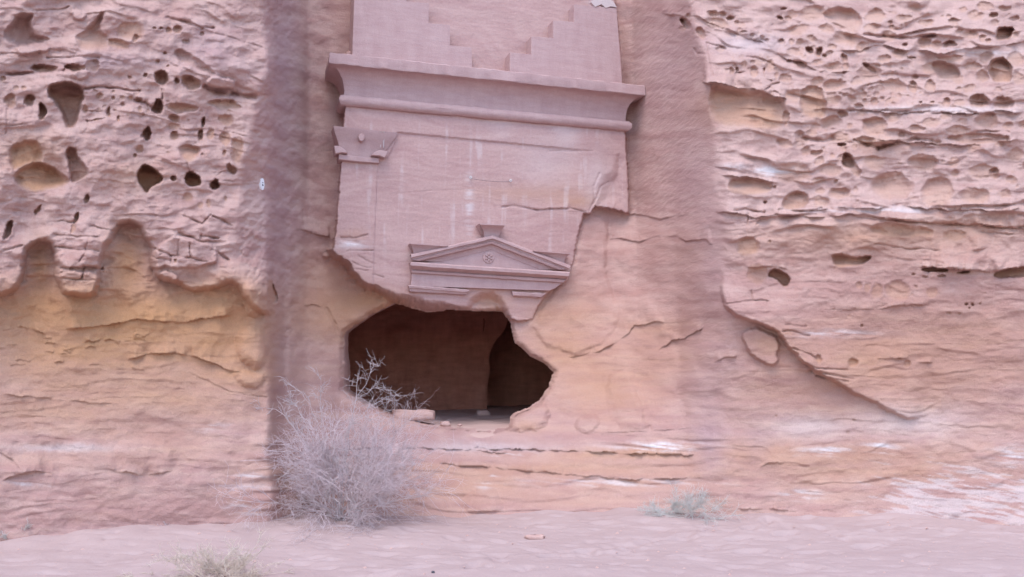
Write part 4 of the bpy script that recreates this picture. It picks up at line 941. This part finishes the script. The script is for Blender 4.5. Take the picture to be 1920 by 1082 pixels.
for x0_, y0_, hd, n_ in ((-1.2, 7.9, .9, 16), (1.2, 9.6, .25, 14), (2.6, 8.2, 2.4, 12), (-3.2, 8.6, .15, 12), (.4, 10.4, -.2, 10), (3.8, 9.4, 1.9, 10)):
    for k in range(n_):
        t_ = k * .62
        sd_p = (.09 if k % 2 else -.09)
        PRINTS.append((x0_ + math.cos(hd) * t_ - math.sin(hd) * sd_p + fr.normal(0, .04), y0_ + math.sin(hd) * t_ * .5 + math.cos(hd) * sd_p + fr.normal(0, .04), hd + fr.normal(0, .2)))
def ground_z(x, y):
    near = 1 - ss(np.abs(np.hypot(x, y - 9)), 8, 30)
    z = fbm(x / 3.0, y / 2.2, 4, 131) * .045 + fbm((x + .4 * y) / .7, y / .42, 3, 135) * .015
    z = z + np.maximum(0, fbm(x / .28 + 3, y / .17, 2, 139)) ** 2 * -.045
    z = z + .05 * ss(np.hypot((x + 4.3) / 1.6, (y - 9.4) / .6), 1.2, 0) + .10 * np.exp(-((x + 1.9) / 1.3) ** 2 - ((y - 10.0) / .8) ** 2) + .07 * np.exp(-((x - 2.0) / .9) ** 2 - ((y - 10.9) / .35) ** 2) + .08 * np.exp(-((x + 2.9) / .6) ** 2 - ((y - 8.3) / .5) ** 2)
    if np.ndim(x) == 2:
        for px_, py_, ph_ in PRINTS:
            i0, i1 = np.searchsorted(gx, px_ - .4), np.searchsorted(gx, px_ + .4); j0, j1 = np.searchsorted(gy, py_ - .4), np.searchsorted(gy, py_ + .4)
            dx, dy = x[j0:j1, i0:i1] - px_, y[j0:j1, i0:i1] - py_
            a_ = (dx * math.cos(ph_) + dy * math.sin(ph_)) / .15; b_ = (-dx * math.sin(ph_) + dy * math.cos(ph_)) / .07
            q_ = a_ * a_ + b_ * b_
            z[j0:j1, i0:i1] += -.030 * np.exp(-q_ ** 1.5) + .010 * np.exp(-(np.sqrt(q_) - 1.5) ** 2 * 5)
    dist = np.clip(np.interp(x, bx, by) - y, -.2, 9)
    bank = (.03 + .07 * np.clip(fbm(x / 1.3, x * 0 + 2.2, 3, 141) + .3, 0, 1)) * np.exp(-dist / .45)
    return (z + bank) * near
GZ = ground_z(GX, GY)
ii = np.arange(GX.size).reshape(GX.shape)
f = np.stack([ii[:-1, :-1], ii[:-1, 1:], ii[1:, 1:], ii[1:, :-1]], -1).reshape(-1, 4)
tag(link_mesh('ground', mesh_np('ground', np.stack([GX, GY, GZ], -1).reshape(-1, 3), f), M_SAND), 'pale pink rippled desert sand in front of the cliffs', kind='structure')

# ------------------------------------------------------------------ shrubs
def tubes(paths, radii, sides=3):
    """paths: list of (n,3); radii: list of (n,) -> verts, faces"""
    V, Fc, base = [], [], 0
    ang = np.arange(sides) * 2 * math.pi / sides
    groups = {}
    for p, r in zip(paths, radii): groups.setdefault(len(p), []).append((p, r))
    for n, items in groups.items():
        P = np.array([i[0] for i in items]); R = np.array([i[1] for i in items])
        D = np.gradient(P, axis=1); D /= np.linalg.norm(D, axis=2, keepdims=True) + 1e-9
        ref = np.where(np.abs(D[..., 2:3]) > .9, np.array([1., 0, 0]), np.array([0, 0, 1.]))
        A = np.cross(D, ref); A /= np.linalg.norm(A, axis=2, keepdims=True) + 1e-9
        B = np.cross(D, A)
        ring = P[:, :, None] + R[:, :, None, None] * (np.cos(ang)[None, None, :, None] * A[:, :, None] + np.sin(ang)[None, None, :, None] * B[:, :, None])
        m = len(items)
        V.append(ring.reshape(-1, 3))
        id_ = np.arange(m * n * sides).reshape(m, n, sides) + base
        a = id_[:, :-1]; b = id_[:, 1:]
        Fc.append(np.stack([a, np.roll(a, -1, 2), np.roll(b, -1, 2), b], -1).reshape(-1, 4))
        base += m * n * sides
    return np.concatenate(V), np.concatenate(Fc)
def grow(r, start, d, length, n, curl, droop):
    """a wandering twig"""
    p = np.array(start, float); d = np.array(d, float); out = [p.copy()]
    st = length / (n - 1)
    for _ in range(n - 1):
        d = d + r.normal(0, curl, 3) + np.array([0, 0, droop])
        d /= np.linalg.norm(d)
        p = p + d * st; out.append(p.copy())
    return np.array(out)
def kids(r, path, k, lmin, lmax, n, curl, droop, spread, t0=.2):
    out = []
    for _ in range(k):
        t = t0 + (1 - t0) * r.rand()
        x = t * (len(path) - 1); i = min(int(x), len(path) - 2); f_ = x - i
        p = path[i] * (1 - f_) + path[i + 1] * f_
        d = path[i + 1] - path[i]; d = d / np.linalg.norm(d) + r.normal(0, spread, 3)
        out.append(grow(r, p, d / np.linalg.norm(d), r.uniform(lmin, lmax), n, curl, droop))
    return out
def taper(p, r0, r1): return np.linspace(r0, r1, len(p))
def bush(root, r, base, rx, ry_, h, n_main, n2, n3, mat_b, mat_t, r_main, r_twig, droop=-.02, lean=(0, 0)):
    mains = []
    for k in range(n_main):
        az = 2 * math.pi * k / n_main + r.uniform(-.3, .3)
        el = math.radians(r.uniform(12, 80))
        d = np.array([math.cos(az) * math.cos(el) * rx + lean[0], math.sin(az) * math.cos(el) * ry_ + lean[1], math.sin(el) * h])
        L = np.linalg.norm(d) * r.uniform(.75, 1.0)
        b = base + np.array([r.normal(0, .06), r.normal(0, .06), 0]); b[2] = ground_z(b[0], b[1]) - .02
        mains.append(grow(r, b, d / np.linalg.norm(d), L, 9, .11, droop))
    for p in mains:
        V, Fc = tubes([p], [taper(p, r_main * r.uniform(.7, 1.2), r_main * .3)], 5)
        link_mesh('branch', mesh_np('branch', V, Fc), mat_b, root)
    tw, tr = [], []
    for p in mains:
        for c in kids(r, p, n2, .25 * h, .6 * h, 7, .15, droop, .5, .25):
            tw.append(c); tr.append(taper(c, r_twig * 1.7, r_twig * .7))
            for g in kids(r, c, n3, .10 * h, .30 * h, 5, .24, droop, .75, .1):
                tw.append(g); tr.append(taper(g, r_twig, r_twig * .4))
                for g2 in kids(r, g, 1, .05 * h, .13 * h, 4, .3, droop, .9, .3):
                    tw.append(g2); tr.append(taper(g2, r_twig * .7, r_twig * .35))
    for p in tw:                                   # twigs that reach the sand lie on it
        gz = ground_z(p[:, 0], p[:, 1]) + .006
        p[:, 2] = np.maximum(p[:, 2], gz)
    V, Fc = tubes(tw, tr, 3)
    tag(link_mesh('twig', mesh_np('twig', V, Fc), mat_t, root), kind='stuff')
    return mains
r = np.random.RandomState(21)
bb = on_ground(640, 990)
db = empty('dry_bush', tuple(bb)); tag(db, 'large leafless grey bush, a dome of fine dry twigs in front of the tomb ledge', 'bush')
bush(db, r, bb, 1.18, .8, 1.16, 40, 12, 10, M_BRANCH, M_TWIG, .0062, .0018, -.02)
# bleached branches that stand out of the crown
def up(pts, y, r0, sides=5, sub=26):
    base_ = [at_y(u, v, y + dy) for u, v, dy in pts]
    P = np.array(base_)
    t = np.linspace(0, len(P) - 1, 10); i = np.clip(t.astype(int), 0, len(P) - 2); f_ = (t - i)[:, None]
    P = P[i] * (1 - f_) + P[i + 1] * f_ + r.normal(0, .008, (10, 3))
    V, Fc = tubes([P], [taper(P, r0 * .65, r0 * .25)], sides)
    link_mesh('branch', mesh_np('branch', V, Fc), M_BRANCH, db)
    return kids(r, P, sub, .08, .24, 5, .18, .02, .8, .25)
extra = []
for pts, r0, sub in (([(640, 930, 0), (650, 850, .05), (655, 800, .1), (668, 750, .15), (672, 700, .2)], .010, 30), ([(668, 752, .15), (685, 720, .2), (700, 688, .2), (712, 686, .2)], .006, 12), ([(668, 750, .15), (700, 728, .18), (735, 731, .2)], .005, 9), ([(655, 800, .1), (690, 765, .15), (725, 745, .2), (752, 742, .2)], .006, 14), ([(655, 800, .1), (700, 775, .1), (740, 768, .1)], .005, 10),
                      ([(620, 920, 0), (590, 850, -.05), (550, 800, -.1), (520, 768, -.1), (488, 762, -.1)], .008, 26), ([(600, 860, 0), (575, 800, 0), (560, 765, 0), (545, 755, 0)], .006, 18), ([(610, 880, 0), (605, 800, .1), (600, 745, .1), (602, 700, .1)], .005, 16), ([(600, 800, 0), (570, 740, .1), (545, 720, .1)], .004, 10),
                      ([(640, 960, -.1), (655, 900, -.25), (650, 870, -.3), (630, 855, -.3)], .010, 20), ([(655, 900, -.3), (690, 910, -.4), (720, 950, -.45)], .008, 20), ([(640, 890, -.3), (620, 905, -.4), (605, 960, -.45)], .008, 20), ([(655, 910, -.3), (668, 950, -.45), (672, 1000, -.5)], .007, 24), ([(690, 880, -.1), (740, 850, -.1), (780, 870, 0)], .006, 20), ([(560, 870, -.1), (520, 900, -.2), (500, 950, -.2)], .006, 20)):
    extra += up(pts, bb[1], r0, 5, sub)
extra += [g for c in list(extra) for g in kids(r, c, 4, .04, .13, 4, .3, 0, .9, .1)]
V, Fc = tubes(extra, [taper(c, .0022, .0010) for c in extra], 3)
tag(link_mesh('spray', mesh_np('spray', V, Fc), M_BRANCH, db), kind='stuff')

gb = on_ground(1300, 984)
g1 = empty('shrub', tuple(gb)); tag(g1, 'small grey-green wispy shrub at the foot of the ledge near the white-streaked rock', 'shrub')
bush(g1, r, gb, .55, .3, .34, 20, 9, 6, M_GREEN, M_GREEN, .0032, .0014, -.01)
gb2 = on_ground(1240, 980)
g2 = empty('shrub', tuple(gb2)); tag(g2, 'low sprawling grey-green sprig reaching towards the doorway side of the wispy shrub', 'shrub')
bush(g2, r, gb2, .46, .2, .16, 16, 8, 6, M_GREEN, M_GREEN, .003, .0015, -.005)
tb = on_ground(412, 1084)
t1 = empty('grass_tuft', tuple(tb)); tag(t1, 'straw-coloured dry tuft spreading over the sand in front of the big bush', 'grass tuft')
bush(t1, r, tb, .92, .45, .24, 34, 10, 5, M_STRAW, M_STRAW, .0032, .0017, .012)
tb = on_ground(18, 1024)
t2 = empty('grass_tuft', tuple(tb)); tag(t2, 'low dull tuft against the foot of the yellow hollowed cliff at the frame edge', 'grass tuft')
bush(t2, r, tb, .26, .15, .14, 12, 8, 5, M_GREEN, M_GREEN, .0025, .0015, .01)
tb = on_ground(318, 1010)
t3 = empty('grass_tuft', tuple(tb)); tag(t3, 'tiny dry sprig where the sand meets the cliff beside the big bush', 'grass tuft')
bush(t3, r, tb, .16, .08, .05, 8, 6, 4, M_TWIG, M_TWIG, .002, .0014, .01)

# ------------------------------------------------------------------ loose stones
def stone(name, label, cat, c, size, seed, rot=0, flat=.5, group=None, mat=M_STONE):
    rr = np.random.RandomState(seed)
    n1, n2 = 22, 12
    th, ph = np.meshgrid(np.linspace(0, 2 * math.pi, n1, endpoint=False), np.linspace(.02, math.pi - .02, n2))
    sp_ = lambda x: np.sign(x) * np.abs(x) ** flat
    P = np.stack([sp_(np.cos(th)) * sp_(np.sin(ph)), sp_(np.sin(th)) * sp_(np.sin(ph)), sp_(np.cos(ph))], -1)
    k = 1 + .28 * fbm(P[..., 0] * 1.4 + seed, P[..., 1] * 1.4 + P[..., 2], 3, seed)
    P = P * k[..., None] * np.array(size) / 2
    c_, s_ = math.cos(rot), math.sin(rot)
    P = np.stack([P[..., 0] * c_ - P[..., 1] * s_, P[..., 0] * s_ + P[..., 1] * c_, P[..., 2]], -1)
    ii = np.arange(n1 * n2).reshape(n2, n1)
    f = np.stack([ii[:-1], ii[1:], np.roll(ii[1:], -1, 1), np.roll(ii[:-1], -1, 1)], -1).reshape(-1, 4).tolist() + [list(range(n1))[::-1], list(range(n1 * (n2 - 1), n1 * n2))]
    o = link_mesh(name, mesh_np(name, P.reshape(-1, 3), f), mat, None, True)
    o.location = c
    tag(o, label, cat, group)
    return o
def floor_z(x, y): return float(np.interp(y, [12.35, 12.6, 13.0, 17], [.97, 1.02, 1.04, 1.17]))
p = at_y(772, 778, 13.05); stone('stone_slab', 'long flat orange slab lying just inside the broken doorway', 'stone', (p[0], p[1], p[2]), (.62, .3, .15), 5, .06, .35)
p = at_y(835, 795, 12.75); stone('stone', 'small rounded stone on the doorway sand beside the long slab', 'stone', tuple(p), (.14, .1, .07), 8, .2, .6)
p = at_y(862, 797, 12.72); stone('stone', 'fist-sized chip of stone on the sill, nearer the middle of the doorway', 'stone', tuple(p), (.06, .05, .03), 9, .6, .6)
p = on_ground(1003, 1009); stone('stone', 'flat orange stone lying alone on the open sand', 'stone', (p[0], p[1], ground_z(p[0], p[1]) + .012), (.20, .10, .05), 12, .1, .55)
p = on_ground(812, 1075); stone('pebble', 'dark pebble on the sand at the lower edge of the view', 'pebble', (p[0], p[1], ground_z(p[0], p[1]) + .006), (.03, .025, .02), 14, .1, .7, None, M_INK)
for u_, v_, y_, sz_, sd, lab in ((905, 779, 15.2, .16, 31, 'rounded lump of rock in the gloom before the deeper inner room'), (690, 772, 14.4, .14, 33, 'small block on the chamber sand behind the bush branches'), (982, 783, 13.4, .10, 35, 'small stone near the pointed end of the doorway')):
    p = at_y(u_, v_, y_); stone('stone', lab, 'stone', (p[0], p[1], floor_z(p[0], p[1]) + sz_ * .25), (sz_ * 1.4, sz_, sz_ * .7), sd, .4, .6)
# crumbs scattered over the sand
tri_v, tri_f = [], []
for k in range(900):
    x = rng.uniform(-5, 6); y = rng.uniform(7.6, 11.2); sz = rng.uniform(.003, .008) if k % 9 else rng.uniform(.008, .022)
    z = ground_z(x, y)
    o_ = len(tri_v)
    for dx, dy, dz in ((1, 0, 0), (0, 1, 0), (-1, 0, 0), (0, -1, 0), (.1, .1, .8), (0, 0, -.6)):
        tri_v.append((x + dx * sz * rng.uniform(.7, 1.3), y + dy * sz * rng.uniform(.7, 1.3), z + dz * sz))
    for a, b, c in ((0, 1, 4), (1, 2, 4), (2, 3, 4), (3, 0, 4), (1, 0, 5), (2, 1, 5), (3, 2, 5), (0, 3, 5)): tri_f.append([o_ + a, o_ + b, o_ + c])
tag(link_mesh('gravel', mesh_np('gravel', tri_v, tri_f), M_STONE, None, False), 'stone crumbs scattered over the sand', kind='stuff')

# ------------------------------------------------------------------ number plate on the side wall, bolts and wire on the facade
def wall_point(u, v):
    j = np.searchsorted(VA, v); i = np.searchsorted(UA, u)
    a = PTS[j, i]
    w_ = PTS[j - 14:j + 15, i - 8:i + 9].reshape(-1, 3)
    cc = w_.mean(0); _, _, vh = np.linalg.svd(w_ - cc)
    n = vh[2]
    if n[1] > 0: n = -n
    return a, n
a, n = wall_point(488, 345)
up_ = K - n * (n @ K); up_ /= np.linalg.norm(up_); sd3 = np.cross(up_, n)
sg = empty('number_plate', tuple(a)); tag(sg, 'small white oval number plate on the shaded side wall of the left cliff', 'sign')
def plate(name, rx, ry_, d0, d1, mat, off=(0, 0), nn=28):
    P = [sd3 * (off[0] + rx * math.cos(t)) + up_ * (off[1] + ry_ * math.sin(t)) for t in np.linspace(0, 2 * math.pi, nn, endpoint=False)]
    V = [a + p + n * d0 for p in P] + [a + p + n * d1 for p in P]
    link_mesh(name, mesh_np(name, V, [[i, (i + 1) % nn, nn + (i + 1) % nn, nn + i] for i in range(nn)] + [list(range(nn, 2 * nn))]), mat, sg, False)
plate('disc', .036, .075, -.03, .03, M_SIGN)
plate('numeral', .016, .010, .03, .033, M_INK, (0, -.012), 10)
plate('numeral', .012, .006, .03, .033, M_INK, (0, .018), 10)
EB = []
for u, v, lab in ((882, 333, 'tiny steel eye bolt on the facade, at the higher end of the thin wire'), (957, 339, 'tiny steel eye bolt on the facade, at the lower end of the thin wire')):
    s_, z_ = fsz(u, v, 0)
    e = empty('eye_bolt', tuple(fw(s_, z_, -.024))); tag(e, lab, 'eye bolt', 'eye bolts on the facade')
    ring = np.array([fw(s_ + .016 * math.cos(t), z_ + .016 * math.sin(t), .018) for t in np.linspace(0, 2 * math.pi, 15)])
    V, Fc = tubes([ring], [np.full(15, .006)], 6); link_mesh('ring', mesh_np('ring', V, Fc), M_STEEL, e)
    st_ = np.array([fw(s_, z_ - .016, x) for x in np.linspace(-.05, .018, 4)])
    V, Fc = tubes([st_], [np.full(4, .005)], 6); link_mesh('shank', mesh_np('shank', V, Fc), M_STEEL, e)
    EB.append((s_, z_ - .014))
t = np.linspace(0, 1, 14)
wp = np.array([fw(EB[0][0] + (EB[1][0] - EB[0][0]) * x, EB[0][1] + (EB[1][1] - EB[0][1]) * x - .018 * math.sin(math.pi * x), .0) for x in t])
V, Fc = tubes([wp], [np.full(14, .0022)], 4)
tag(link_mesh('wire', mesh_np('wire', V, Fc), M_INK), 'thin dark wire strung between two small bolts on the facade', 'wire')
